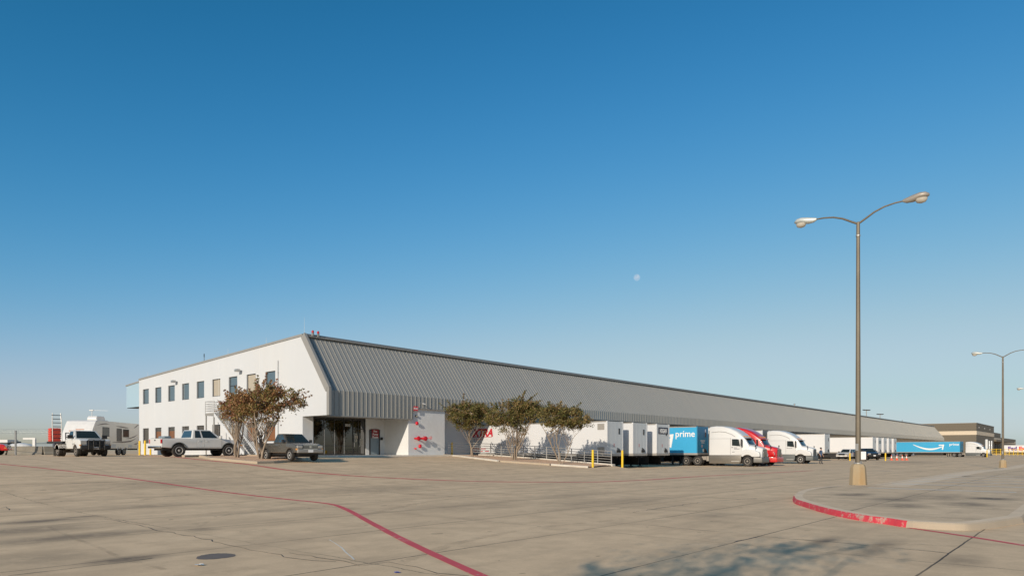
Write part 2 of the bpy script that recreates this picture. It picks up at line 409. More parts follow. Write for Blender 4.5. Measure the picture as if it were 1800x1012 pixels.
        o.location = loc; o.rotation_euler = (0, 0, rotz)
        if parent: o.parent = parent
        if label: o['label'] = label
        return o

def tag(o, label, cat, group=None):
    o['label'] = label; o['category'] = cat
    if group: o['group'] = group
    return o
def thing(name, label, cat, loc=(0, 0, 0), rotz=0, group=None):
    o = bpy.data.objects.new(name, None); COL.objects.link(o); o.empty_display_size = .2
    o.location = loc; o.rotation_euler = (0, 0, rotz)
    return tag(o, label, cat, group)
def structure(o): o['kind'] = 'structure'; return o
def copy_tree(o, parent=None):
    c = o.copy(); COL.objects.link(c)
    if parent: c.parent = parent
    for ch in list(o.children): copy_tree(ch, c)
    return c
def text(s, size, loc, right, up, parent, m, name='lettering', shear=0, bold=0, ext=.006, align='LEFT', space=1.0, sx=1.0):
    cu = bpy.data.curves.new('tmp_text', 'FONT'); cu.body = s; cu.size = size; cu.extrude = ext; cu.offset = bold
    cu.shear = shear; cu.align_x = align; cu.space_character = space; cu.resolution_u = 3
    ob = bpy.data.objects.new('tmp_text', cu); COL.objects.link(ob)
    bpy.context.view_layer.update()
    me = bpy.data.meshes.new_from_object(ob.evaluated_get(bpy.context.evaluated_depsgraph_get()))
    bpy.data.objects.remove(ob); bpy.data.curves.remove(cu)
    r, u = Vector(right).normalized(), Vector(up).normalized(); n = r.cross(u)
    M4 = Matrix(((r.x, u.x, n.x, loc[0]), (r.y, u.y, n.y, loc[1]), (r.z, u.z, n.z, loc[2]), (0, 0, 0, 1)))
    me.transform(M4 @ Matrix.Diagonal((sx, 1, 1, 1))); me.materials.clear(); me.materials.append(P[m])
    o = bpy.data.objects.new(name, me); COL.objects.link(o)
    if parent: o.parent = parent
    return o

# ------------------------------------------------------------------ ground
def ground():
    def axis(lo, hi, fine_lo, fine_hi, step):
        a = []; x = fine_lo
        while x <= fine_hi + 1e-6: a.append(x); x += step
        g = step; x = fine_hi
        while x < hi: g *= 1.5; x += g; a.append(x)
        g = step; x = fine_lo
        while x > lo: g *= 1.5; x -= g; a.insert(0, x)
        return a
    us = [u for u in axis(-3000, 3000, -60, 100, 1.0) if not 15.2 < u < 16.7] + [15.3, 15.94, 15.96, 16.6]
    us.sort()
    vs = axis(-3000, 3000, -40, 70, 1.0)
    mb = MB(); n = len(vs)
    for u in us:
        for v in vs: mb.v.append((u, -v, gz_uv(u, v)))
    for i in range(len(us) - 1):
        for j in range(n - 1):
            mb.f.append((i * n + j, i * n + j + 1, (i + 1) * n + j + 1, (i + 1) * n + j)); mb.m.append(0)
    o = mb.build('ground', 'ground', loc=(WX, WY, 0), rotz=BROT, smooth=30)
    return structure(o)
ground()

def dens(pts, step=.5):
    out = []
    for a, b in zip(pts, pts[1:]):
        k = max(1, int((b - a).length / step))
        for i in range(k): out.append(a.lerp(b, i / k))
    out.append(pts[-1]); return out
def smooth_path(pts, n=8):
    out = []
    for i in range(len(pts) - 1):
        p0, p1, p2, p3 = pts[max(i - 1, 0)], pts[i], pts[i + 1], pts[min(i + 2, len(pts) - 1)]
        for k in range(n):
            t = k / n
            out.append(.5 * ((2 * p1) + (p2 - p0) * t + (2 * p0 - 5 * p1 + 4 * p2 - p3) * t * t + (3 * p1 - p0 - 3 * p2 + p3) * t ** 3))
    out.append(pts[-1]); return out
def stripe(name, pts, w, m, dz=.004, step=.5, zf=None, jit=0):
    pts = dens([Vector((p[0], p[1], 0)) for p in pts], step); mb = MB(); L = []; Rr = []
    for i, p in enumerate(pts):
        d = pts[min(i + 1, len(pts) - 1)] - pts[max(i - 1, 0)]; nn = Vector((-d.y, d.x, 0)).normalized()
        ww = w * (1 + random.uniform(-jit, jit))
        for lst, sg in ((L, 1), (Rr, -1)):
            q = p + nn * sg * ww / 2; lst.append((q.x, q.y, (zf(q.x, q.y) if zf else gz(q.x, q.y)) + dz))
    for i in range(len(pts) - 1): mb.poly([L[i], L[i + 1], Rr[i + 1], Rr[i]])
    return structure(mb.build(name, m))
PX = lambda lst: [ray(*p) for p in lst]
stripe('red_road_line', smooth_path(PX([(-60, 809), (0, 815), (90, 824), (250, 843.5), (400, 865), (500, 876.5), (575, 884.5), (607, 894), (650, 917), (700, 943.5), (760, 972.5), (850, 1013), (930, 1046)])), .165, 'redline', step=.3, jit=.05)
stripe('red_road_line', smooth_path(PX([(250, 800.5), (330, 805), (430, 815), (500, 825), (561, 831), (639, 837), (750, 842.5), (861, 846), (1000, 846.8), (1053, 846.4), (1144, 842.6), (1236, 836.5), (1358, 830.4), (1430, 826.5)])), .34, 'redfaint', jit=.2)
stripe('red_road_line', PX([(1598, 927), (1700, 942), (1800, 958), (1900, 974)]), .13, 'redline', step=.3)

def wavy(px, w, m='tar', name='pavement_crack', jit=.05):
    base = dens(PX(px), .25); out = []
    for i, p in enumerate(base): out.append(Vector((p.x + random.uniform(-jit, jit), p.y + random.uniform(-jit, jit), 0)))
    return stripe(name, out, w, m, .003, .2, jit=.6)
wavy([(185, 911), (235, 921), (290, 934), (335, 942), (400, 956), (460, 969), (520, 981), (590, 987)], .018)
wavy([(512, 970), (560, 979), (600, 985), (634, 994), (680, 988), (730, 996), (775, 1006), (830, 1012)], .016)
wavy([(0, 893), (14, 890), (18, 896)], .03)
wavy([(580, 948), (600, 962), (622, 983)], .02, 'whiteline', 'chalk_scratch', .01)
wavy([(1288, 952), (1335, 942), (1420, 949), (1500, 955), (1670, 972)], .02)

wavy([(0, 856), (60, 853), (140, 849), (213, 846)], .03)
wavy([(17, 1010.7), (90, 1002), (150, 995), (213, 988), (270, 981)], .016)
wavy([(1050, 918), (1114, 920), (1180, 926), (1240, 932), (1300, 936)], .014)
wavy([(640, 862), (720, 868), (800, 872)], .02)
wavy([(1110, 900), (1240, 881), (1330, 875)], .022)
wavy([(560, 838), (700, 834), (800, 831)], .03)
def mark_mat():
    m, t, b = new_mat('tyre_mark'); b.inputs['Base Color'].default_value = (.05, .045, .04, 1); b.inputs['Roughness'].default_value = .9
    tr = t.nodes.new('ShaderNodeBsdfTransparent'); mx = t.nodes.new('ShaderNodeMixShader'); n = noise(t, objco(t), 2.2, 8, .75)
    t.links.new(math_n(t, 'MULTIPLY', ramp(t, n, .42, .72), .20), mx.inputs[0]); t.links.new(tr.outputs[0], mx.inputs[1]); t.links.new(b.outputs[0], mx.inputs[2])
    t.links.new(mx.outputs[0], t.nodes.get('Material Output').inputs[0]); return m
P['tyre_mark'] = mark_mat()
for px_, w_ in (([(85, 925), (130, 945), (175, 962), (215, 980), (290, 1000)], .09), ([(60, 880), (120, 871), (190, 858), (240, 850), (330, 842)], .25), ([(215, 884), (290, 872), (370, 866), (430, 866)], .22), ([(350, 925), (375, 912), (430, 897), (520, 884)], .10),
                ([(640, 905), (760, 880), (900, 868), (1080, 862)], .28), ([(1000, 905), (1150, 885), (1260, 872), (1340, 868)], .25), ([(700, 990), (820, 950), (960, 925), (1100, 912)], .2), ([(1420, 985), (1500, 962), (1580, 955), (1680, 960)], .2), ([(450, 860), (560, 850), (700, 848)], .3)):
    stripe('tyre_mark', smooth_path(PX(px_)), w_, 'tyre_mark', .0025, .4, jit=.15)
def blob(name, px, py, rx, ry, m, rot=0, wob=.12):
    c = ray(px, py); mb = MB(); pts = []
    for k in range(40):
        t = 2 * math.pi * k / 40; r = 1 + wob * math.sin(3 * t + 1) * .4 + random.uniform(-wob, wob) * .35
        x, y = rx * r * math.cos(t), ry * r * math.sin(t)
        X, Y = c.x + x * math.cos(rot) - y * math.sin(rot), c.y + x * math.sin(rot) + y * math.cos(rot)
        pts.append((X, Y, gz(X, Y) + .003))
    mb.poly(pts); return structure(mb.build(name, m))
blob('oil_patch', 379, 977, .27, .30, 'oil')

# litter on the concrete
def litter(name, label, px, py, m, size):
    p = ray(px, py); mb = MB(); n = 7
    for k in range(3):
        pts = []
        for j in range(n):
            t = 2 * math.pi * j / n; r = size * random.uniform(.4, 1)
            pts.append((r * math.cos(t) * 1.5, r * math.sin(t), random.uniform(.006, size * .5)))
        mb.poly(pts)
    o = mb.build(name, m, loc=p); return tag(o, label, 'litter')
litter('paper_scrap', 'crumpled white scrap of paper on the concrete near the dark oil patch', 351, 993.5, 'paper', .055)
litter('plastic_scrap', 'small bright blue plastic scrap on the concrete beside the red line', 699, 1006, 'bluefoil', .035)

# raised parking apron with its kerb, partly painted red
def apron():
    px = [(1392.5, 877.5), (1396, 884), (1410, 889.5), (1453, 902.7), (1513, 915), (1560, 921.5), (1592, 926.5), (1645, 930), (1690, 932), (1716, 931), (1752, 926.5), (1800, 918.5)]
    pts = [Vector((p.x, p.y, 0)) for p in PX(px)]
    end_dir = Vector((RX, RY, 0)); pts = smooth_path(pts, 4)
    red_from, red_to = pts[0], None
    last = pts[-1]
    near_edge = [last + end_dir * d for d in (4, 8, 14, 20, 30, 40, 55, 70)]
    far0 = PX([(1530, 857.5)])[0]; far0.z = 0
    far_edge = [far0 + end_dir * d for d in (80, 65, 50, 40, 30, 22, 15, 10, 6, 3, 0)]
    nose = smooth_path([far0] + [Vector((p.x, p.y, 0)) for p in PX([(1478, 858.5), (1447, 860.5), (1420, 864.5), (1401, 870)])], 4)[1:]
    loop = pts + near_edge + far_edge + nose
    n = len(loop)
    # inward offset
    def off(d):
        out = []
        for i in range(n):
            a, b, c = loop[i - 1], loop[i], loop[(i + 1) % n]
            d1, d2 = (b - a).normalized(), (c - b).normalized()
            nn = (Vector((-d1.y, d1.x, 0)) + Vector((-d2.y, d2.x, 0))); nn.normalize()
            out.append(b + nn * d)
        return out
    area = sum(loop[i - 1].x * loop[i].y - loop[i].x * loop[i - 1].y for i in range(n))
    sg = 1 if area > 0 else -1
    H = .14
    r0 = loop; r1 = off(sg * .035); r2 = off(sg * .06); r3 = off(sg * .30)
    def Z(p, h): return (p.x, p.y, gz(p.x, p.y) + h)
    mb = MB()
    for i in range(n):
        j = (i + 1) % n
        red = loop[i].x < 9.2 and loop[i].y < 23.2 and i < 27 or i >= n - 2
        m = 1 if (i < 24 or i == n - 1) else 0
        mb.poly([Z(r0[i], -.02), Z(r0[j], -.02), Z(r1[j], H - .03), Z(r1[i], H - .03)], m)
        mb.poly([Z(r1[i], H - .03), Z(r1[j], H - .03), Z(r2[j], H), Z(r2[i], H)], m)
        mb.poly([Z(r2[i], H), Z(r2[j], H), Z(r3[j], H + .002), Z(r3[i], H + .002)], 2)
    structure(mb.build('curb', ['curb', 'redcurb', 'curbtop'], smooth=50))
    top = MB()
    M = Matrix.Translation((WX, WY, 0)) @ Matrix.Rotation(BROT, 4, 'Z'); Mi = M.inverted()
    # fan of quads across the strip so that it follows the ground
    bm = bmesh.new(); vs = [bm.verts.new(Mi @ Vector(Z(p, H))) for p in r3]
    bm.faces.new(vs)
    for k in range(-13, 80, 2): bmesh.ops.bisect_plane(bm, geom=bm.verts[:] + bm.edges[:] + bm.faces[:], plane_co=(k, 0, 0), plane_no=(1, 0, 0))
    for q in bm.verts: q.co.z = gz_uv(q.co.x, -q.co.y) + H
    bmesh.ops.triangulate(bm, faces=bm.faces); bmesh.ops.recalc_face_normals(bm, faces=bm.faces)
    me = bpy.data.meshes.new('parking_apron'); bm.to_mesh(me); bm.free(); me.materials.append(P['apron'])
    o = bpy.data.objects.new('parking_apron', me); COL.objects.link(o); o.location = (WX, WY, 0); o.rotation_euler = (0, 0, BROT)
    structure(o)
    zf = lambda x, y: gz(x, y) + H
    for a, b in (((1540, 863.5), (1830, 873.5)), ((1590, 856), (1830, 862.5)), ((1625, 851), (1830, 855.3)), ((1654, 846.8), (1830, 849.8)), ((1678, 843), (1830, 845.2)), ((1700, 839.7), (1830, 841.2))):
        pa, pb = ray(*a), ray(*b)
        u, v = xy2uv(pa.x, pa.y)
        q = [Vector((*uv2xy(u, 40.9), 0)), Vector((*uv2xy(u, 45.6), 0))]
        stripe('parking_line', q, .30, 'whiteline', .006, .5, zf)
    far_u = [xy2uv(p.x, p.y)[0] for p in (far0, far_edge[0])]
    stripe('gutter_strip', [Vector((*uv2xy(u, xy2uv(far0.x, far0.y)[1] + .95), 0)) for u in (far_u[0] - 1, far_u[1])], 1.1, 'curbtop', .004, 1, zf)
    return H
APH = apron()

# ------------------------------------------------------------------ warehouse
BL = 272.0; DEPTH = 32.2; OV = 3.36
Z0, ZR, ZK, ZE1, ZE2, USTEP = 1.2, 10.65, 6.2, 4.28, 5.22, 8.55
ZB = 9.29                                                            # roof height at the far end of the office wall
def t_of(px):
    r = (px - CX) / F; return -(16.56 + 54 * r) / (RY + RX * r)
wh = thing('warehouse', 'long low distribution warehouse with white office end wall and sloped grey standing seam roof', 'warehouse', (WX, WY, 0), BROT)
def office_wall():
    """white end wall (x = 0 plane) with 18 window openings, stepping out over the entrance"""
    centres = [256.3, 278.1, 301.3, 326.0, 352.2, 380.1, 409.5, 441.4, 475.2]
    ws = sorted(t_of(c) for c in centres); W = 1.56
    zt = lambda t: ZR + (ZB - ZR) * t / DEPTH
    UP, LO = (6.6, 8.21), (2.35, 3.98)
    mb = MB(); cuts = [0.0]
    for t in ws: cuts += [t - W / 2, t + W / 2]
    cuts.append(DEPTH)
    for i in range(len(cuts) - 1):
        a, b = cuts[i], cuts[i + 1]
        if i % 2 == 0:
            mb.poly([(0, a, .9), (0, b, .9), (0, b, zt(b)), (0, a, zt(a))])
        else:
            for z0, z1, top in ((.9, LO[0], 0), (LO[1], UP[0], 0), (UP[1], 99, 1)):
                if top: mb.poly([(0, a, z0), (0, b, z0), (0, b, zt(b)), (0, a, zt(a))])
                else: mb.poly([(0, a, z0), (0, b, z0), (0, b, z1), (0, a, z1)])
            for z0, z1 in (LO, UP):
                D = .13
                mb.poly([(0, a, z0), (D, a, z0), (D, a, z1), (0, a, z1)]); mb.poly([(0, b, z0), (D, b, z0), (D, b, z1), (0, b, z1)])
                mb.poly([(0, a, z0), (0, b, z0), (D, b, z0), (D, a, z0)]); mb.poly([(0, a, z1), (0, b, z1), (D, b, z1), (D, a, z1)])
    # the part that stands out over the entrance under the slope
    mb.poly([(0, 0, ZE1), (0, 0, ZR), (0, -OV, ZK), (0, -OV, ZE1)])
    mb.build('office_wall', 'stucco', wh, fixn=False)
    for tt in (6.6, 13.9, 21.1, 28.0):
        jn = MB(); jn.box(-.004, .0, tt - .012, tt + .012, 1.0, zt(tt) - .05); jn.build('panel_joint', 'block', wh)
    kinds_up = ['win', 'win_tan', 'win', 'win_tan', 'win', 'win', 'win', 'win', 'win']
    kinds_lo = ['win_brown', 'win_brown', 'win_tan', 'win_dim', 'win_dim', 'win_dim', 'win_brown', 'win_brown', 'win_dim']
    for k, t in enumerate(ws):
        for (z0, z1), kind in ((UP, kinds_up[k]), (LO, kinds_lo[k])):
            f = MB(); a, b = t - W / 2, t + W / 2; th = .055; x0, x1 = .09, .155
            f.box(x0, x1, a, a + th, z0, z1); f.box(x0, x1, b - th, b, z0, z1)
            f.box(x0, x1, a + th, b - th, z0, z0 + th); f.box(x0, x1, a + th, b - th, z1 - th, z1)
            if k == 2 and z0 > 5: f.box(x0, x1, a + th, b - th, (z0 + z1) / 2 - .03, (z0 + z1) / 2 + .03)
            w = f.build('window', 'frame_dark', wh)
            g = MB(); g.box(.125, .14, a + th + .002, b - th - .002, z0 + th + .002, z1 - th - .002, 0)
            if kind in ('win_tan', 'win_brown'):
                g.box(.123, .127, a + th + .01, b - th - .01, z0 + th + .01, z1 - th - (.35 if kind == 'win_brown' else .02), 1)
            g.build('pane', ['win' if z0 > 5 else 'win_dim', kind], w)
    # grey metal edge along the roof line and down the slope, standing above the roof panels
    c = MB()
    c.hexa([(-.06, 0, ZR - .02), (.28, 0, ZR - .02), (.28, DEPTH, ZB - .02), (-.06, DEPTH, ZB - .02), (-.06, 0, ZR + .16), (.28, 0, ZR + .16), (.28, DEPTH, ZB + .16), (-.06, DEPTH, ZB + .16)])
    sl = Vector((0, -OV, ZK - ZR)).normalized(); nn = Vector((0, sl.z, -sl.y)); nn = nn if nn.z > 0 else -nn
    A, B = Vector((0, 0, ZR)), Vector((0, -OV, ZK))
    lo, hi = -.2, .34
    c.hexa([(-.06, *(A + nn * lo)[1:]), (.16, *(A + nn * lo)[1:]), (.16, *(B + nn * lo)[1:]), (-.06, *(B + nn * lo)[1:]), (-.06, *(A + nn * hi)[1:]), (.16, *(A + nn * hi)[1:]), (.16, *(B + nn * hi)[1:]), (-.06, *(B + nn * hi)[1:])])
    c.box(-.06, .16, -OV - .30, -OV + .02, ZE1, ZK + .18)
    c.build('edge_trim', 'trim', wh)
office_wall()
def roof():
    mb = MB(); sp = .43
    sl = Vector((0, -OV, ZK - ZR)); ln = sl.length; sl.normalize(); nn = Vector((0, sl.z, -sl.y)); nn = nn if nn.z > 0 else -nn
    mb.poly([(.0, 0, ZR), (BL, 0, ZR), (BL, -OV, ZK), (.0, -OV, ZK)])
    A = Vector((0, 0, ZR)); B = Vector((0, -OV, ZK)); h = .045; x = .62
    while x < BL - .2:
        w = .034
        a0, a1, b0, b1 = A, A + nn * h, B, B + nn * h
        mb.hexa([(x, a0.y, a0.z), (x + w, a0.y, a0.z), (x + w, b0.y, b0.z), (x, b0.y, b0.z), (x, a1.y, a1.z), (x + w, a1.y, a1.z), (x + w, b1.y, b1.z), (x, b1.y, b1.z)])
        x += sp
    mb.build('sloped_roof', 'seam', wh, fixn=False)
    f = MB()
    f.poly([(0, -OV, ZE1), (USTEP, -OV, ZE1), (USTEP, -OV, ZK), (0, -OV, ZK)])
    f.poly([(USTEP, -OV, ZE2), (BL, -OV, ZE2), (BL, -OV, ZK), (USTEP, -OV, ZK)])
    x = .62
    while x < BL - .2:
        z0 = ZE1 if x < USTEP else ZE2
        f.box(x, x + .034, -OV - .045, -OV, z0, ZK + .02); x += sp
    f.build('fascia', 'seam', wh, fixn=False)
    t = MB(); t.box(.16, USTEP, -OV - .03, -OV - .001, ZE1 - .07, ZE1 + .02); t.box(USTEP, BL, -OV - .03, -OV - .001, ZE2 - .07, ZE2 + .02)
    t.build('eave_trim', 'trim', wh)
    r = MB(); r.box(.28, BL, -.28, .25, ZR - .05, ZR + .05, 0); r.box(.28, BL, -.14, .3, ZR + .052, ZR + .19, 1)
    r.build('parapet_cap', ['trim', 'capm'], wh)
    s = MB(); s.poly([(0.02, -OV + .01, ZE1 + .03), (USTEP, -OV + .01, ZE1 + .03), (USTEP, .5, ZE1 + .03), (0.02, .5, ZE1 + .03)])
    s.poly([(USTEP, -OV + .01, ZE2 + .03), (BL, -OV + .01, ZE2 + .03), (BL, .5, ZE2 + .03), (USTEP, .5, ZE2 + .03)])
    s.poly([(USTEP, -OV + .01, ZE1 + .03), (USTEP, .5, ZE1 + .03), (USTEP, .5, ZE2 + .03), (USTEP, -OV + .01, ZE2 + .03)])
    s.build('soffit', 'soffit', wh, fixn=False)
    q = MB(); q.hexa([(.3, .3, 5), (BL, .3, 5), (BL, DEPTH, 5), (.3, DEPTH, 5), (.3, .3, ZR - .1), (BL, .3, ZR - .1), (BL, DEPTH, ZB - .1), (.3, DEPTH, ZB - .1)])
    q.build('flat_roof', 'roofing', wh)
    e = MB(); e.poly([(BL, 0, -.2), (BL, DEPTH, -.2), (BL, DEPTH, ZB), (BL, 0, ZR)]); e.poly([(BL, 0, ZE2), (BL, 0, ZR), (BL, -OV, ZK), (BL, -OV, ZE2)])
    e.poly([(.01, DEPTH, .5), (BL, DEPTH, .5), (BL, DEPTH, ZB), (.01, DEPTH, ZB)])
    e.build('end_wall', 'stucco', wh, fixn=False)
    n = MB(); n.hexa([(.3, DEPTH + .002, 6.45), (BL, DEPTH + .002, 6.45), (BL, DEPTH + 4.4, 6.45), (.3, DEPTH + 4.4, 6.45), (.3, DEPTH + .002, 9.16), (BL, DEPTH + .002, 9.16), (BL, DEPTH + 4.4, 8.88), (.3, DEPTH + 4.4, 8.88)])
    n.build('far_canopy', 'bluepanel', wh)
    n = MB(); n.hexa([(.24, DEPTH + .002, 9.163), (BL, DEPTH + .002, 9.163), (BL, DEPTH + 4.5, 8.883), (.24, DEPTH + 4.5, 8.883), (.24, DEPTH + .002, 9.33), (BL, DEPTH + .002, 9.33), (BL, DEPTH + 4.5, 9.05), (.24, DEPTH + 4.5, 9.05)])
    n.build('canopy_cap', 'trim', wh)
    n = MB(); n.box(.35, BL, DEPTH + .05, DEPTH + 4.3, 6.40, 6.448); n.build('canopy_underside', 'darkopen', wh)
roof()
UB0, UB1, VB = 8.15, 12.4, 3.2                                       # the block that stands out beside the entrance
def front_walls():
    p = MB(); p.box(.005, .95, .0, .35, .9, ZE1 + .029); p.box(.95, 1.0, .05, .35, .9, ZE1 + .029)
    p.build('entrance_pier', 'block', wh)
    b = MB()
    b.box(UB0, UB1, -VB, .2, .6, ZE2 + .028)
    b.build('pump_room', 'block', wh)
    d = MB(); d.box(6.15, UB0 - .002, .02, .3, 1.0, ZE1 + .029); d.build('door_wall', 'block', wh)
    g = MB(); g.box(6.62, 7.52, -.012, .018, 1.22, 3.33); dd = g.build('door', 'doorblue', wh)
    h = MB(); h.tube([(7.42, -.06, 2.2), (7.3, -.06, 2.2)], .015, 6); h.tube([(7.42, -.01, 2.2), (7.42, -.06, 2.2)], .012, 6); h.build('handle', 'alu', dd)
    k = MB(); k.box(6.5, 6.618, -.03, .018, 1.2, 3.4); k.box(7.522, 7.64, -.03, .018, 1.2, 3.4); k.box(6.618, 7.522, -.03, .018, 3.332, 3.4); k.build('door_frame', 'frame_dark', wh)
    # storefront
    f = MB(); x0, x1, zb, zt = 1.0, 6.15, 1.28, ZE1 + .02
    f.box(x0, x1, .06, .16, zb - .08, zb + .05); f.box(x0, x1, .06, .16, zt - .08, zt)
    xs = [1.03, 2.02, 3.0, 3.95, 4.85, 5.42, 6.1]
    for x in xs: f.box(x - .03, x + .03, .055, .165, zb + .05, zt - .08)
    for a, b2 in ((0, 4),): f.box(xs[a] + .03, xs[b2] - .03, .07, .15, 1.95, 2.0)
    f.box(xs[4] + .03, xs[6] - .03, .07, .15, 3.38, 3.45)
    sf = f.build('storefront', 'frame_dark', wh)
    for i in range(6):
        g = MB(); g.box(xs[i] + .032, xs[i + 1] - .032, .095, .105, zb + .052, zt - .082); g.build('glazing', 'store', sf)
    for x in xs[1:4]: m = MB(); m.box(x - .028, x + .028, .035, .053, zb, 3.3); m.build('mullion_cover', 'alu', sf)
    for x in (xs[4] + .1, xs[5] + .1): m = MB(); m.box(x, x + .03, .02, .053, 1.9, 2.9); m.build('door_pull', 'alu', sf)
    for q in ((5.0, 5.36, 2.62, 2.86), (5.1, 5.28, 2.3, 2.58), (5.6, 5.86, 2.05, 2.6), (5.06, 5.3, 2.93, 3.0)):
        n = MB(); n.box(q[0], q[1], .083, .093, q[2], q[3]); n.build('door_notice', 'win_tan', sf)
    text('3015', .27, (4.05, .052, 3.62), (1, 0, 0), (0, 0, 1), sf, 'decal_white', 'street_number', bold=.008)
    # dock wall, doors and bumpers
    w = MB(); w.box(UB1, BL, .0, .3, -.3, ZE2 + .028); w.build('dock_wall', 'block', wh)
    i = 0; u = 14.0
    doors = [13.2] + [20.2 + 4.2 * k for k in range(60)]
    for k, u in enumerate(doors):
        z0 = 1.22 if k else 1.2; dm = MB(); dm.box(u - 1.25, u + 1.25, -.05, -.002, z0, z0 + 2.9)
        for zz in range(1, 5): dm.box(u - 1.25, u + 1.25, -.056, -.05, z0 + zz * .58 - .012, z0 + zz * .58 + .012)
        dm.build('dock_door', 'dock', wh)
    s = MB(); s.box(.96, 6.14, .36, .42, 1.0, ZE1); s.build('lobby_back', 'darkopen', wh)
front_walls()
# concrete walk in front of the entrance
w = MB(); w.box(.2, UB1, -VB - 1.3, .4, .6, 1.2); w.box(UB1 + .002, 15.9, -VB - .2, .0, .6, 1.195)
structure(w.build('sidewalk', 'walk', loc=(WX, WY, 0), rotz=BROT, bev=.02))

BM = Matrix.Translation((WX, WY, 0)) @ Matrix.Rotation(BROT, 4, 'Z')
def bpos(u, v, z=0): return BM @ Vector((u, -v, z))

# things fixed on the building
def sign_red():
    t = thing('sign', 'dark red rectangular sign with white writing above the grey-blue door', 'sign', bpos(6.62, .06, 0), BROT)
    b = MB(); b.box(.08, .84, -.03, -.0, 2.68, 3.42); b.build('panel', 'red_signs', t)
    b = MB(); b.box(.06, .86, -.024, -.006, 2.66, 2.678); b.box(.06, .86, -.024, -.006, 3.422, 3.44); b.box(.06, .078, -.024, -.006, 2.68, 3.42); b.box(.842, .86, -.024, -.006, 2.68, 3.42); b.build('rim', 'frame_dark', t)
    text('Fire\nPump\nRoom', .25, (.46, -.031, 3.16), (1, 0, 0), (0, 0, 1), t, 'decal_white', 'lettering', bold=.006, align='CENTER')
sign_red()
def sign_fdc():
    t = thing('sign', 'small bright red FDC sign on the roof fascia above the pipe inlets', 'sign', bpos(USTEP + .02, OV + .06, 0), BROT)
    b = MB(); b.box(-.0, .46, -.03, 0, 4.98, 5.36); b.build('panel', 'red_pipe', t)
    text('FDC', .25, (.23, -.031, 5.08), (1, 0, 0), (0, 0, 1), t, 'decal_white', 'lettering', bold=.008, align='CENTER')
sign_fdc()
def siamese():
    t = thing('fire_department_connection', 'red fire department inlet with two pairs of handwheels on the grey block wall', 'pipe inlet', bpos(9.0, VB, 0), BROT)
    for x, z in ((0, 2.62), (.8, 2.62)):
        b = MB(); b.tube([(x, 0, z), (x, -.36, z)], .085, 10); b.lathe([(.18, 0), (.20, .03), (.20, .08), (.12, .11)], lambda a, b_, h: (x + a, -.30 - h, z + b_), 14)
        b.build('inlet', 'red_pipe', t, smooth=40)
        for dx in (.38,):
            w = MB(); w.tube([(x + dx, -.0, z + .06), (x + dx, -.62, z + .06)], .022, 6)
            ring = [(x + dx + .13 * math.cos(a), -.6, z + .06 + .13 * math.sin(a)) for a in [k * math.pi / 8 for k in range(17)]]
            w.tube(ring, .016, 6); w.tube([(x + dx - .13, -.6, z + .06), (x + dx + .13, -.6, z + .06)], .012, 5); w.tube([(x + dx, -.6, z - .07), (x + dx, -.6, z + .19)], .012, 5)
            w.build('handwheel', 'red_pipe', t, smooth=40)
    b = MB(); b.box(-.2, 1.3, -.02, -.002, 2.55, 2.69); b.build('wall_plate', 'red_pipe', t)
siamese()
def wall_red(name, label, u, z, r):
    t = thing(name, label, 'alarm bell' if r > .13 else 'drain outlet', bpos(u, VB, z), BROT)
    b = MB(); b.tube([(0, 0, 0), (0, -.12, 0)], .05, 8); b.build('bracket', 'red_pipe', t)
    b = MB(); b.lathe([(r, 0), (r, .05), (r * .8, .10), (r * .3, .13)], lambda a, b_, h: (a, -.12 - h, b_), 16); b.build('gong', 'red_pipe', t, smooth=40)
wall_red('alarm_bell', 'red round alarm bell high on the grey block wall', 9.0, 3.92, .16)
wall_red('alarm_bell', 'red round alarm gong low on the grey block wall under the inlets', 9.35, 1.95, .17)
wall_red('drain_outlet', 'small red drain outlet low at the corner of the grey block wall', 8.85, 1.75, .07)
def fascia_cam():
    t = thing('security_camera', 'small white security camera on the grey roof fascia', 'camera', bpos(9.55, OV + .06, 5.62), BROT)
    b = MB(); b.tube([(0, 0, 0), (0, -.14, 0)], .02, 6); b.build('arm', 'signwhite', t)
    b = MB(); b.tube([(-.08, -.14, .0), (.16, -.2, -.05)], .045, 8); b.build('housing', 'signwhite', t)
    t2 = thing('wall_lamp', 'dark wall lamp under the eave by the block wall corner', 'lamp', bpos(9.0, VB, 4.55), BROT)
    b = MB(); b.box(-.1, .1, -.12, 0, -.08, .08); b.build('housing', 'frame_dark', t2, bev=.015)
    b = MB(); b.box(-.08, .08, -.14, -.122, -.06, .04); b.build('lens', 'lens', t2)
fascia_cam()
def small_box():
    t = thing('key_box', 'small black box on the wall beside the red sign', 'box', bpos(7.82, -.02, 2.62), BROT)
    b = MB(); b.box(-.12, .1, -.11, 0, -.12, .12); b.build('body', 'frame_dark', t, bev=.015)
    b = MB(); b.box(-.09, .07, -.118, -.111, -.08, .08); b.build('lid', 'black', t)
small_box()
def flood(px, z, label):
    t = thing('wall_floodlight', label, 'floodlight', bpos(-.0, -t_of(px), z), BROT, 'floodlights on the office wall')
    b = MB(); b.tube([(0, 0, 0), (-.25, 0, .06)], .03, 6); b.build('arm', 'galv', t)
    b = MB(); b.box(-.52, -.2, -.24, .24, -.1, .12); b.build('housing', 'alu', t, bev=.03)
    b = MB(); b.box(-.49, -.23, -.21, .21, -.118, -.102); b.build('lens', 'lens', t)
flood(311, 8.5, 'grey floodlight on the white wall beside the third upper window from its left end')
flood(424, 8.62, 'grey floodlight on the white wall between the two upper windows nearest the tree')
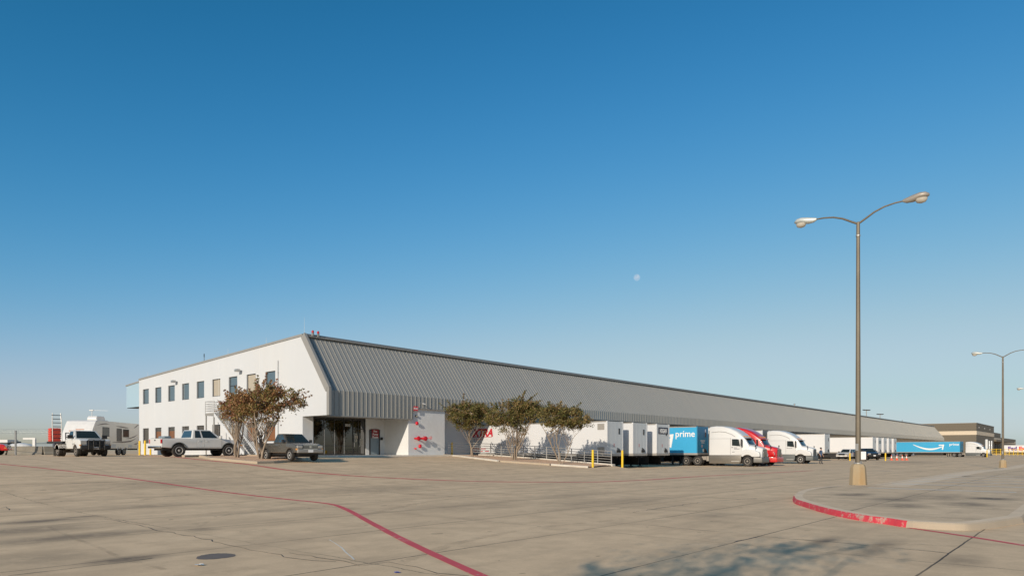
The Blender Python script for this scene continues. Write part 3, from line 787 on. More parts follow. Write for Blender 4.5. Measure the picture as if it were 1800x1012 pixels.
def pipe():
    t_ = t_of(489.5); mb = MB(); mb.tube([(-.05, t_, 1.3), (-.05, t_, 9.0)], .022, 6)
    for z in (2, 4, 6, 8): mb.box(-.08, 0, t_ - .05, t_ + .05, z, z + .03)
    o = mb.build('wall_conduit', 'galv', loc=(WX, WY, 0), rotz=BROT); tag(o, 'thin grey conduit running up the white wall right of the last window', 'pipe')
pipe()
def rod(px, h, label, r=.012, head=False):
    t_ = t_of(px); z = ZR + (ZB - ZR) * t_ / DEPTH + .16
    t = thing('roof_rod', label, 'rod', bpos(.1, -t_, z), BROT, 'rods along the office roof edge')
    b = MB(); b.box(-.05, .05, -.05, .05, 0, .05); b.build('foot', 'galv', t)
    b = MB(); b.tube([(0, 0, .05), (0, 0, h)], [r, r * .5], 5)
    if head: b.tube([(0, 0, h - .35), (0, 0, h - .05)], .04, 6)
    b.build('rod', 'wire' if not head else 'frame_dark', t)
rod(357, .75, 'dark vent rod on the roof edge, the thickest along the office roof', .03, True)
rod(533, 1.3, 'thin lightning rod at the roof corner next to the red beacons')
for px, lb in ((466, 'thin rod on the roof edge above the last two upper windows'), (399, 'thin rod on the roof edge above the middle of the white wall'), (258, 'thin rod on the roof edge at the left end of the white wall')):
    rod(px, .55, lb)
for k, u in enumerate((.75, 1.25)):
    t = thing('roof_beacon', ('red roof beacon nearer the white wall' if k == 0 else 'red roof beacon farther from the white wall'), 'beacon', bpos(u, .25, ZR + .05), BROT, 'red beacons at the roof corner')
    b = MB(); b.box(-.08, .08, -.08, .08, 0, .24); b.build('base', 'trim', t, bev=.02)
    b = MB(); b.lathe([(.09, .24), (.10, .30), (.09, .42), (.03, .46)], lambda a, c, h: (a, c, h), 10); b.build('lamp', 'taillight', t, smooth=40)
# a few roof vents and lights far along the ridge
for u, lb in ((118, 'nearest'), (168, 'middle'), (222, 'farthest')):
    t = thing('roof_vent', lb + ' of the small vents standing along the warehouse ridge', 'vent', bpos(u, -1.0, ZR - .1), BROT, 'vents along the ridge')
    b = MB(); b.tube([(0, 0, 0), (0, 0, .7)], .12, 8); b.build('stack', 'galv', t)
    b = MB(); b.lathe([(.24, .7), (.2, .8), (.05, .92)], lambda a, c, h: (a, c, h), 10); b.build('cap', 'galv', t)

def stair():
    tA, tB = t_of(386), t_of(455)                                    # landing left end, foot of the stair
    st = thing('exterior_stair', 'white exterior stair with pipe railings going up the office wall behind the tree', 'staircase', (WX, WY, 0), BROT)
    zl = 4.95; land = 1.7; x0, x1 = -1.35, -.12
    y_l0, y_l1 = tA, tA - land
    b = MB(); b.box(x0, x1, y_l1, y_l0, zl - .22, zl); b.build('landing', 'trim', st)
    zg = 1.15; n = 21; run = (y_l1 - tB) / n; rise = (zl - zg) / n
    tr = MB()
    for k in range(n):
        y1 = y_l1 - k * run; z = zl - (k + 1) * rise; tr.box(x0 + .06, x1 - .02, y1 - run - .03, y1, z - .04, z)
    tr.build('treads', 'trim', st)
    sg = MB()
    for xx in (x0, x1 - .05):
        sg.hexa([(xx, tB, zg - .05), (xx + .05, tB, zg - .05), (xx + .05, y_l1, zl - .34), (xx, y_l1, zl - .34), (xx, tB, zg + .28), (xx + .05, tB, zg + .28), (xx + .05, y_l1, zl - .0), (xx, y_l1, zl - .0)])
    sg.build('stringer', 'stucco', st)
    sk = MB(); ym = tB + 2.7; zm = zg + (zl - zg) * 2.7 / (y_l1 - tB) - .4
    sk.prism([(tB + .6, zg - .1), (ym, zg - .1), (ym, zm), (tB + .6, zg + .15)], lambda a, b_, d: (d, a, b_), x0 + .004, x0 + .04); sk.build('skirt_panel', 'stucco', st)
    rl = MB()
    for h in (.22, .42, .62, .82, 1.05):
        rl.tube([(x0 + .02, y_l0, zl + h), (x0 + .02, y_l1, zl + h), (x0 + .02, tB, zg + h)], .022, 6)
        rl.tube([(x0 + .02, y_l0, zl + h), (x1, y_l0, zl + h)], .022, 6)
        rl.tube([(x1, y_l1 - .3, zl + h - .2), (x1, tB, zg + h)], .022, 6)
    rl.build('railing', 'railpaint', st)
    for y, z in [(y_l0, zl), (y_l1, zl)] + [(y_l1 - (y_l1 - tB) * k / 4, zl - (zl - zg) * k / 4) for k in range(1, 5)]:
        p = MB(); p.tube([(x0 + .02, y, z - .1), (x0 + .02, y, z + 1.05)], .026, 6); p.build('baluster', 'railpaint', st)
    for y in (y_l0 - .1, y_l1 + .1):
        p = MB(); p.box(x0, x0 + .1, y - .05, y + .05, 1.0, zl - .22); p.build('post', 'railpaint', st)
stair()

# ------------------------------------------------------------------ kerbs, beds, ramp
def bed(px, h=.06, name='mulch_bed'):
    pts = [Vector((p.x, p.y, 0)) for p in PX(px)]
    bm = bmesh.new(); vs = [bm.verts.new((p.x, p.y, gz(p.x, p.y) + h)) for p in pts]; bm.faces.new(vs)
    bmesh.ops.recalc_face_normals(bm, faces=bm.faces)
    me = bpy.data.meshes.new(name); bm.to_mesh(me); bm.free(); me.materials.append(P['mulch'])
    o = bpy.data.objects.new(name, me); COL.objects.link(o); return structure(o)
def curb_line(pts, w=.16, h=.14, m='curb', closed=False, name='curb'):
    pts = dens([Vector((p.x, p.y, 0)) for p in pts], .6); mb = MB(); rings = []
    for i, p in enumerate(pts):
        d = pts[min(i + 1, len(pts) - 1)] - pts[max(i - 1, 0)]; nn = Vector((-d.y, d.x, 0)).normalized(); z = gz(p.x, p.y)
        a, b = p + nn * w / 2, p - nn * w / 2
        rings.append([(a.x, a.y, z - .1), (b.x, b.y, z - .1), (b.x, b.y, z + h - .02), (p.x - nn.x * (w / 2 - .02), p.y - nn.y * (w / 2 - .02), z + h), (p.x + nn.x * (w / 2 - .02), p.y + nn.y * (w / 2 - .02), z + h), (a.x, a.y, z + h - .02)])
    mb.loft(rings); return structure(mb.build(name, m))
isl = [(352, 803.2), (372, 807.5), (412, 811), (452, 814.6), (480, 813.8), (512, 811.5), (530, 808.5), (515, 805), (470, 802.5), (420, 801.5), (380, 801)]
bed(isl, .09)
curb_line(PX(isl + [isl[0]]), .17, .14)
curb_line(PX([(322, 803), (372, 802)]), .2, .14, 'curb')
bank = [(790, 800.8), (836, 806.2), (876, 811), (930, 814.5), (972, 817.8), (1034, 821.6)]
bedpts = [Vector((p.x, p.y, 0)) for p in PX(bank)]
far_side = [Vector((*uv2xy(15.55, v), 0)) for v in (18.6, 15, 11, 7, 4.6)]
def bank_bed():
    bm = bmesh.new(); rows = []
    a = dens(bedpts, .8); bside = []
    for p in a:
        u, v = xy2uv(p.x, p.y); q = uv2xy(15.55, max(4.6, min(18.7, v))); bside.append(Vector((q[0], q[1], 0)))
    k = 6
    for p, q in zip(a, bside):
        row = []
        for i in range(k + 1):
            r = p.lerp(q, i / k); row.append(bm.verts.new((r.x, r.y, gz(r.x, r.y) + .07)))
        rows.append(row)
    for r0, r1 in zip(rows, rows[1:]):
        for i in range(k): bm.faces.new((r0[i], r0[i + 1], r1[i + 1], r1[i]))
    bmesh.ops.recalc_face_normals(bm, faces=bm.faces)
    me = bpy.data.meshes.new('mulch_bed'); bm.to_mesh(me); bm.free(); me.materials.append(P['mulch'])
    o = bpy.data.objects.new('mulch_bed', me); COL.objects.link(o); structure(o)
bank_bed()
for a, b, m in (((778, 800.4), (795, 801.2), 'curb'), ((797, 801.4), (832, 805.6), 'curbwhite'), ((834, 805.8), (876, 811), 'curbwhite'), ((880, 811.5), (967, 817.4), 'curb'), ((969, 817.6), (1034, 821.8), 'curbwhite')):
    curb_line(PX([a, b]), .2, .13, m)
def ramp_rail():
    # low kerb along the ramp and the retaining wall under it
    mb = MB(); n = 24
    for i in range(n):
        v0, v1 = 4.3 + (18.8 - 4.3) * i / n, 4.3 + (18.8 - 4.3) * (i + 1) / n
        z0, z1 = gz_uv(15, v0), gz_uv(15, v1)
        mb.hexa([(15.62, -v0, -.3), (16.02, -v0, -.3), (16.02, -v1, -.3), (15.62, -v1, -.3), (15.62, -v0, z0 + .16), (16.02, -v0, z0 + .16), (16.02, -v1, z1 + .16), (15.62, -v1, z1 + .16)])
    o = mb.build('retaining_wall', 'curbwhite', loc=(WX, WY, 0), rotz=BROT)
    tag(o, 'low pale concrete wall carrying the pipe railing beside the tree bed', 'wall')
    t = thing('pipe_railing', 'grey five-bar pipe railing running down behind the three trees', 'railing', (WX, WY, 0), BROT)
    r = MB(); hs = (.16, .36, .56, .76, .98); vs = [4.4 + (18.6 - 4.4) * k / 30 for k in range(31)]
    for h in hs: r.tube([(15.8, -v, gz_uv(15, v) + .16 + h) for v in vs], .026, 6)
    for h in hs: r.tube([(12.6, -3.45, 1.2 + h + .1), (15.8, -3.45, 1.2 + h + .1), (15.8, -4.4, 1.2 + h + .08)], .024, 6)
    r.build('bars', 'railpaint', t, smooth=60)
    k = 12
    for i in range(k):
        v = 4.4 + (18.6 - 4.4) * i / (k - 1); z = gz_uv(15, v) + .16
        p = MB(); p.box(15.77, 15.83, -v - .03, -v + .03, z, z + 1.0); p.build('post', 'railpaint', t)
    # a second railing on the far side of the ramp
ramp_rail()

# ------------------------------------------------------------------ bollards, cones, board
def bollard(x, y, label, h=1.12, r=.085, group='yellow bollards'):
    t = thing('bollard', label, 'bollard', (x, y, gz(x, y) - .02), 0, group)
    b = MB(); b.lathe([(r, 0), (r, h - .06), (r * .9, h - .02), (r * .5, h + .015), (.01, h + .02)], lambda a, c, z: (a, c, z), 14); b.build('post', 'yellow', t, smooth=40)
    b = MB(); b.lathe([(r + .06, 0), (r + .05, .035), (r + .002, .04)], lambda a, c, z: (a, c, z), 14); b.build('footing', 'curb', t)
p = uv2xy(13.2, 18.75); q = uv2xy(16.9, 19.3)
bollard(*at(1042, 50.6), 'yellow bollard at the foot of the ramp railing, in front of its last bars', 1.32)
bollard(*at(1094, 53.0), 'yellow bollard standing just right of the end of the ramp railing', 1.36)
bollard(*uv2xy(13.9, 2.6), 'yellow bollard in the shade against the dock wall beside the first green tree', 1.25)
bollard(*at(245.5, 61.5), 'yellow bollard at the corner of the office wall nearest the camping trailer', 1.32)
bollard(*at(255.0, 61.0), 'yellow bollard in front of the leftmost lower window of the office wall', 1.34)
bollard(*at(264.5, 63.5), 'short yellow bollard seen under the tailgate of the silver pickup', .6)
bollard(*at(1494, 104), 'yellow bollard in front of the pale parked car', 1.2, .1)
bollard(*at(1556.5, 104), 'yellow bollard between the dark blue pickup and the traffic cones', 1.22, .1)
def cone(x, y, label):
    t = thing('traffic_cone', label, 'traffic cone', (x, y, gz(x, y)), 0, 'traffic cones in the truck court')
    b = MB(); b.box(-.22, .22, -.22, .22, 0, .05); b.build('base', 'orange', t)
    b = MB(); b.lathe([(.17, .05), (.115, .36)], lambda a, c, z: (a, c, z), 12, 0); b.lathe([(.115, .361), (.065, .64)], lambda a, c, z: (a, c, z), 12, 1); b.lathe([(.065, .641), (.03, .86)], lambda a, c, z: (a, c, z), 12, 0)
    b.build('cone', ['orange', 'decal_white'], t, smooth=40)
for px, lb in ((1567, 'orange traffic cone with white band nearest the yellow bollard'), (1576.5, 'orange traffic cone second from the yellow bollard'), (1586, 'orange traffic cone third from the yellow bollard'), (1593.5, 'orange traffic cone farthest from the yellow bollard, by the blue trailer')):
    cone(*at(px, 112), lb)
def board():
    x, y = at(1516.5, 99); t = thing('sign_board', 'white freestanding sign board on a dark base in front of the dark blue pickup', 'sign', (x, y, gz(x, y)), rad(-25))
    b = MB(); b.box(-.42, .42, -.03, .03, .28, 1.42); b.build('panel', 'signwhite', t, bev=.01)
    b = MB(); b.box(-.5, .5, -.28, .28, 0, .08); b.box(-.36, -.3, -.04, .04, .08, .28); b.box(.3, .36, -.04, .04, .08, .28); b.build('stand', 'chassis', t)
    b = MB(); z = 1.28
    for wd in (.30, .2, .32, .26, .3, .18): b.box(-.32, -.32 + wd * 2, -.036, -.031, z, z + .05); z -= .15
    b.build('printed_lines', 'trailer_front', t)
board()

# ------------------------------------------------------------------ lamp posts
def luminaire(mb_arm, t, d, head_m, L=2.2, rise=.55):
    """cobra-head lamp at the end of a curved arm; d = +1 / -1 along local x"""
    a = MB(); pts = [(0, 0, -.02), (.25 * d, 0, .12), (.62 * d, 0, .34), (1.0 * d, 0, .48), (1.4 * d, 0, .54), (1.75 * d, 0, .55)]
    a.tube(pts, [.045, .042, .038, .034, .032, .03], 8)
    arm = a.build('arm', 'polemetal', t, loc=(0, 0, 11.1), smooth=50)
    h = MB(); rings = []
    for x, w, zb, zt in ((1.68, .05, -.05, .06), (1.82, .10, -.12, .10), (2.05, .16, -.13, .16), (2.3, .20, -.07, .20), (2.5, .17, -.05, .18), (2.62, .06, .0, .10)):
        rings.append([(d * x, w * math.cos(q), .55 + (zb + zt) / 2 + (zt - zb) / 2 * math.sin(q)) for q in [k * math.pi / 6 for k in range(12)]])
    h.loft(rings); hd = h.build('lamp_head', head_m, arm, smooth=60)
    b = MB(); b.lathe([(.165, 0), (.16, -.07), (.12, -.15), (.04, -.185)], lambda x, y, z: (d * 2.34 + x * 1.35, y, .50 + z), 12); b.build('lens', 'lens', arm, smooth=60)
def lamp_post(u, v, zb, label):
    x, y = uv2xy(u, v)
    t = thing('lamp_post', label, 'lamp post', (x, y, zb), HEAD, 'twin-armed lamp posts')
    b = MB(); oct_ = [(.36, 0), (.355, .02), (.31, .74), (.26, .86), (.2, .9)]
    b.lathe(oct_, lambda a, c, h: (a, c, h), 8); b.build('footing', 'basecon', t, rotz=rad(22.5), bev=.02)
    b = MB(); b.lathe([(.115, .9), (.11, 1.2), (.072, 11.0), (.07, 11.14), (.03, 11.17)], lambda a, c, h: (a, c, h), 14); b.build('pole', 'polemetal', t, smooth=40)
    b = MB(); b.lathe([(.17, .9), (.17, .94), (.125, .96)], lambda a, c, h: (a, c, h), 12)
    for k in range(4):
        q = rad(45 + 90 * k); b.tube([(.15 * math.cos(q), .15 * math.sin(q), .9), (.15 * math.cos(q), .15 * math.sin(q), 1.02)], .016, 6)
    b.build('base_plate', 'galv', t)
    b = MB(); b.box(.09, .125, -.06, .06, 1.45, 1.75); b.build('hand_hole_cover', 'galv', t, rotz=rad(-100), bev=.01)
    b = MB(); b.lathe([(.092, 10.55), (.095, 10.6), (.082, 10.62)], lambda a, c, h: (a, c, h), 12); b.build('collar', 'galv', t)
    luminaire(None, t, 1, 'lamphead'); luminaire(None, t, -1, 'lamphead_pale')
    return t
lamp_post(1.45, 40.0, gz_uv(1.45, 40) + .13, 'tall bronze lamp post on a tan concrete footing at the red-kerbed island')
lamp_post(53.2, 40.5, gz_uv(53, 40.5) + .02, 'distant lamp post on a concrete footing at the right, in front of the brown building')
lamp_post(105, 40.4, -.25, 'lamp post at the right edge of the photo, only one lamp head in view')
for (px, Y, lb) in ((1523, 190, 'left of the two far lamp masts rising behind the warehouse roof'), (1547, 212, 'right of the two far lamp masts rising behind the warehouse roof')):
    x, y = at(px, Y); t = thing('lamp_mast', lb, 'lamp post', (x, y, 0), rad(20), 'lamp masts behind the warehouse')
    b = MB(); b.tube([(0, 0, 0), (0, 0, 12.8)], [.16, .09], 8); b.build('pole', 'lamphead', t)
    b = MB(); b.tube([(-1.1, 0, 12.7), (1.1, 0, 12.7)], .06, 6); b.build('crossarm', 'lamphead', t)
    for d in (-1, 0, 1):
        b = MB(); b.box(d * 1.0 - .3, d * 1.0 + .3, -.2, .2, 12.75, 12.93); b.build('lamp_head', 'frame_dark', t)

# ------------------------------------------------------------------ vehicles
def arch(cx, cz, r, z0, n=12):
    """points of a wheel arch from its front foot over to its rear foot, for a profile walked from front to rear along the sill"""
    a0 = math.asin(max(-1, min(1, (z0 - cz) / r))); out = []
    for k in range(n + 1):
        a = a0 + (math.pi - 2 * a0) * k / n; out.append((cx + r * math.cos(a), cz + r * math.sin(a)))
    return out
def wheel(parent, x, y, r, w, rim='rim', out=1, rr=.58, name='wheel'):
    t = MB()
    f = lambda a, b, h: (x + a, y + h, r + b)
    hw = w / 2
    t.lathe([(r * rr, -hw * .8), (r * .8, -hw), (r * .95, -hw * .92), (r, -hw * .7), (r, hw * .7), (r * .95, hw * .92), (r * .8, hw), (r * rr, hw * .8)], f, 24)
    o = t.build(name, 'tyre', parent, smooth=35)
    m = MB(); s = out
    g = lambda a, b, h: (x + a, y + s * h, r + b)
    m.lathe([(r * rr * 1.02, hw * .6), (r * rr * 1.02, hw * .95), (r * rr * .92, hw * .97), (r * rr * .84, hw * .72), (r * rr * .35, hw * .62), (r * .15, hw * .9), (r * .1, hw * .95)], g, 20, 0)
    for k in range(6):
        q = 2 * math.pi * k / 6; m.lathe([(r * rr * .13, hw * .73), (r * rr * .12, hw * .745)], lambda a, b, h: (x + a + r * rr * .6 * math.cos(q), y + s * h, r + b + r * rr * .6 * math.sin(q)), 8, 1)
    m.build('rim', [rim, 'chassis'], o, smooth=30)
    return o

def car(name, label, cat, loc, rotz, sp, group=None):
    """a road vehicle from its side profile: x forward, origin on the ground between the wheels"""
    t = thing(name, label, cat, loc, rotz, group)
    hw, paint = sp['hw'], sp['paint']; xf, xr, r = sp['xf'], sp['xr'], sp['r']; zs = sp['sill']; ar = r * 1.22
    top = sp['top']                                                   # rear bottom ... over the top ... front bottom
    poly = list(top) + arch(xf, r, ar, zs) + arch(xr, r, ar, zs)
    b = MB(); b.side(poly, -hw, hw); b.build('body', paint, t, bev=sp.get('bev', .06), seg=3, smooth=50)
    u = MB(); u.box(top[0][0] + .2, top[-1][0] - .2, -hw * .72, hw * .72, r * 1.02, zs + .32); u.box(xf - .1, xf + .1, -hw * .8, hw * .8, r - .1, r + .1); u.box(xr - .12, xr + .12, -hw * .8, hw * .8, r - .12, r + .12); u.build('chassis', 'chassis', t)
    for x in (xf, xr):
        for s in (-1, 1):
            wheel(t, x, s * (hw - sp.get('tw', .24) / 2 + sp.get('poke', 0)), r, sp.get('tw', .24), sp.get('rim', 'rim'), s)
            f = MB(); pts = arch(x, r, ar + .015, zs + .02, 14)
            f.tube([(a, s * (hw + .012), c) for a, c in pts], .03, 6); f.build('arch_trim', sp.get('archm', paint), t, smooth=60)
    # greenhouse: (x_rear_low, x_front_low, z_low, hw_low, x_rear_top, x_front_top, z_top, hw_top)
    g = sp['gh']; xl0, xl1, zl, wl, xt0, xt1, zt, wt = g
    lo = [Vector((xl0, -wl, zl)), Vector((xl1, -wl, zl)), Vector((xl1, wl, zl)), Vector((xl0, wl, zl))]
    hi = [Vector((xt0, -wt, zt)), Vector((xt1, -wt, zt)), Vector((xt1, wt, zt)), Vector((xt0, wt, zt))]
    b = MB(); b.hexa(lo + hi); b.build('cab', paint, t, bev=.07, seg=3, smooth=50)
    def pane(nm, p00, p10, p11, p01, a0, a1, c0, c1, m='carglass', lift=.012):
        """a pane set in one face of the greenhouse; a = along, c = up, as fractions"""
        q = lambda a, c: (p00.lerp(p10, a)).lerp(p01.lerp(p11, a), c)
        n = (p10 - p00).cross(p01 - p00).normalized()
        A = [q(a0[0], c0), q(a1[0], c0), q(a1[1], c1), q(a0[1], c1)]
        mb = MB(); mb.hexa([p - n * .02 for p in A] + [p + n * lift for p in A]); return mb.build(nm, m, t)
    pane('windshield', lo[1], lo[2], hi[2], hi[1], (.07, .09), (.93, .91), .10, .92, sp.get('wsm', 'carglass'))
    pane('rear_window', lo[3], lo[0], hi[0], hi[3], (.08, .1), (.92, .9), .14, .9, sp.get('rwm', 'bluecarglass'))
    for a0, a1 in sp['side']:
        pane('side_window', lo[0], lo[1], hi[1], hi[0], a0, a1, .12, .90, sp.get('swm', 'carglass'))
        ra0, ra1 = (1 - a1[0], 1 - a1[1]), (1 - a0[0], 1 - a0[1])
        pane('side_window', lo[2], lo[3], hi[3], hi[2], ra0, ra1, .12, .90, sp.get('swm', 'carglass'))
    for d0, d1, zb, ztop in sp.get('doors', []):
        for s in (-1, 1):
            b = MB(); b.box(d0 + .008, d1 - .008, min(s * (hw - .01), s * (hw + .007)), max(s * (hw - .01), s * (hw + .007)), zb, ztop)
            d = b.build('door', paint, t, bev=.006, seg=1)
            h = MB(); h.box(d0 + .1, d0 + .28, min(s * (hw + .007), s * (hw + .035)), max(s * (hw + .007), s * (hw + .035)), ztop - .17, ztop - .13); h.build('handle', sp.get('handlem', paint), d, bev=.01)
            if sp.get('seams', True):
                e = MB()
                for xx in (d0, d1): e.box(xx - .006, xx + .006, min(s * (hw - .01), s * (hw + .002)), max(s * (hw - .01), s * (hw + .002)), zb, ztop)
                e.build('door_gap', 'black', t)
    xe = top[-1][0]; xb = top[0][0]
    fz = sp['face']                                                   # heights of the front: bumper low, bumper high, lamp low, lamp high
    b = MB(); b.box(xe - .12, xe + .09, -hw * .99, hw * .99, fz[0], fz[1]); b.build('front_bumper', sp.get('bumper', paint), t, bev=.05, seg=3, smooth=50)
    b = MB(); gw = hw * .56; b.box(xe - .05, xe + .035, -gw, gw, fz[2] - .02, fz[3] + .02); gr = b.build('grille', sp.get('grille_m', 'grille'), t, bev=.02)
    b = MB(); fr = sp.get('grille_frame', 'chrome')
    z = fz[2] + .05
    while z < fz[3]: b.box(xe + .036, xe + .05, -gw + .03, gw - .03, z, z + .022); z += .075
    b.box(xe + .036, xe + .052, -gw, gw, fz[3] - .01, fz[3] + .03); b.box(xe + .036, xe + .052, -gw, gw, fz[2] - .04, fz[2]); b.box(xe + .036, xe + .056, -.07, .07, fz[2] + .03, fz[3] - .03)
    b.build('grille_bars', fr, gr)
    for s in (-1, 1):
        y0, y1 = sorted((s * gw * 1.03, s * hw * .98))
        b = MB(); b.box(xe - .12, xe + .03, y0, y1, fz[2], fz[3]); h = b.build('headlight', 'headlight', t, bev=.03, seg=2)
        b = MB(); b.box(xe - .15, xe + .02, min(s * (hw * .9), s * (hw + .006)), max(s * (hw * .9), s * (hw + .006)), fz[2] - .1, fz[2] - .005); b.build('turn_signal', 'amber', h)
        y0, y1 = sorted((s * (hw - .14), s * (hw + .008)))
        b = MB(); b.box(xb - .012, xb + .07, y0, y1, sp['tail'][0], sp['tail'][1]); b.build('tail_light', 'taillight', t, bev=.015)
        mx = g[1] - .28; y0, y1 = sorted((s * (wl + .03), s * (wl + sp.get('mirror', .24))))
        b = MB(); b.box(mx - .05, mx + .08, y0, y1, zl + .04, zl + sp.get('mirror_h', .23)); b.box(mx, mx + .04, min(s * (wl - .06), s * (wl + .05)), max(s * (wl - .06), s * (wl + .05)), zl + .06, zl + .1); b.build('mirror', sp.get('mirror_m', 'black'), t, bev=.025)
    b = MB(); b.box(xb - .12, xb + .05, -hw * .97, hw * .97, sp['rb'][0], sp['rb'][1]); b.build('rear_bumper', sp.get('rbm', 'chrome'), t, bev=.03)
    b = MB(); b.box(xe + .091, xe + .1, -.17, .17, fz[0] + .04, fz[0] + .2); b.build('license_plate', 'signwhite', t)
    return t
def pickup_extra(t, xb, hw, paint, z0, z1, cab_x, bedrail):
    b = MB(); b.box(xb - .016, xb + .02, -hw + .15, hw - .15, z0, z1); g = b.build('tailgate', paint, t, bev=.01)
    h = MB(); h.box(xb - .03, xb - .017, -.09, .09, z1 - .16, z1 - .08); h.build('handle', 'black', g)
    b = MB(); b.box(xb + .06, cab_x - .04, -hw + .09, hw - .09, bedrail - .02, bedrail + .012); b.build('bed_liner', 'black', t)

# silver pickup, nose to the office wall
def place(px, Y, ry, dz=0): x, y = at(px, Y); return (x, y, gz(x, y) + dz)
ford_top = [(-2.94, .66), (-2.94, 1.26), (-.92, 1.26), (-.9, 1.27), (1.28, 1.27), (1.36, 1.26), (2.45, 1.16), (2.7, 1.06), (2.76, .92), (2.76, .62)]
ford = dict(hw=.98, paint='silver', xf=1.74, xr=-1.78, r=.435, sill=.60, top=ford_top, tw=.29, poke=.05, rim='rim', archm='greyplastic',
            gh=(-.9, 1.36, 1.25, .93, -.72, .45, 1.88, .74), side=[((.10, .10), (.30, .34)), ((.36, .42), (.86, .93))], doors=[(-.02, 1.22, .68, 1.24), (-.55, -.02, .68, 1.24)],
            face=(.62, .84, .86, 1.04), tail=(.92, 1.2), rb=(.58, .74), bumper='chrome', mirror_m='silver', rwm='bluecarglass')
loc = place(349, 48.6, 0)
ft = car('pickup_truck', 'silver extended cab pickup parked nose-in at the white office wall', 'pickup truck', loc, rad(90 - RAZ) , ford)
pickup_extra(ft, -2.94, .98, 'silver', .78, 1.25, -.9, 1.26)
b = MB()
for s in (-1, 1): b.box(-1.25, 1.2, min(s * .975, s * .987), max(s * .975, s * .987), .585, .665)
b.build('lower_trim', 'silver_low', ft)
b = MB(); b.box(-2.55, -2.1, -.5, .5, 1.275, 1.42); b.build('bed_toolbox', 'doorblue', ft, bev=.05)

# taupe pickup beside the tree island
mz_top = [(-2.6, .55), (-2.6, 1.12), (-.75, 1.12), (-.73, 1.13), (1.02, 1.13), (1.1, 1.125), (1.6, 1.11), (2.05, 1.06), (2.28, .98), (2.4, .86), (2.43, .52)]
mz = dict(bev=.10, hw=.88, paint='brown_car', xf=1.52, xr=-1.62, r=.36, sill=.5, top=mz_top, tw=.25, poke=.03, rim='rim', archm='brown_car',
          gh=(-.75, 1.08, 1.11, .84, -.5, .30, 1.72, .66), side=[((.10, .10), (.32, .36)), ((.38, .44), (.86, .92))], doors=[(-.02, 1.02, .56, 1.1)],
          face=(.50, .74, .78, .97), tail=(.8, 1.06), rb=(.5, .66), bumper='grey_bumper', grille_frame='chrome', mirror=.2, mirror_m='frame_dark', rbm='grey_bumper', swm='bluecarglass')
mt = car('pickup_truck', 'dusty taupe compact pickup parked beside the rust-leaved tree', 'pickup truck', place(511, 44.0, 0), math.radians(-44), mz)
pickup_extra(mt, -2.6, .88, 'brown_car', .66, 1.1, -.75, 1.12)

# white flatbed work truck
ram_top = [(-1.0, .62), (-1.0, 1.28), (.62, 1.28), (.7, 1.27), (1.75, 1.24), (1.98, 1.14), (2.04, .95), (2.04, .6)]
ram = dict(hw=.99, paint='ramwhite', xf=1.1, xr=-2.75, r=.40, sill=.56, top=ram_top, tw=.25, poke=.0, rim='dirtyrim', archm='ramwhite',
           gh=(-.98, .72, 1.26, .93, -.86, -.05, 1.90, .72), side=[((.18, .18), (.84, .90))], doors=[(-.75, .5, .66, 1.24)],
           face=(.5, .82, .86, 1.14), tail=(.7, .8), rb=(.5, .6), bumper='chassis', grille_m='grille', grille_frame='grille', mirror=.36, mirror_h=.30, rbm='chassis')
def flatbed():
    x, y = at(150, 50.3); t = car('work_truck', 'white flatbed work truck with black grille guard facing the camera', 'truck', (x, y, gz(x, y)), math.radians(-40), ram)
    for c in [c for c in t.children if c.name.startswith('tail_light')]: bpy.data.objects.remove(c)
    b = MB(); b.box(-4.6, -1.08, -1.12, 1.12, 1.04, 1.12); b.box(-4.6, -1.08, -1.15, -1.12, .98, 1.12); b.box(-4.6, -1.08, 1.12, 1.15, .98, 1.12); b.build('flatbed', 'chassis', t)
    b = MB()
    for z in (1.12, 1.4, 1.7): b.box(-1.16, -1.10, -.95, .95, z, z + .06)
    for yy in (-.95, -.5, 0, .5, .9): b.box(-1.16, -1.10, yy, yy + .06, 1.12, 1.76)
    b.build('headboard', 'chassis', t)
    b = MB(); b.box(-4.0, 1.6, -.38, -.28, .62, .8); b.box(-4.0, 1.6, .28, .38, .62, .8); b.box(-1.6, -1.1, -.9, -.6, .6, 1.0); b.build('frame_rails', 'chassis', t)
    for s in (-1, 1): wheel(t, -2.75, s * .62, .40, .24, 'dirtyrim', s)
    g = MB(); xe = 2.04
    for z in (.62, .86, 1.1, 1.22): g.tube([(xe + .22, -.52, z), (xe + .22, .52, z)], .03, 6)
    for yy in (-.52, -.2, .2, .52): g.tube([(xe + .22, yy, .5), (xe + .22, yy, 1.24)], .032, 6)
    g.build('grille_guard', 'chassis', t, smooth=50)
    return t
rt = flatbed()
RM = Matrix.Translation(rt.location) @ Matrix.Rotation(rt.rotation_euler.z, 4, 'Z')
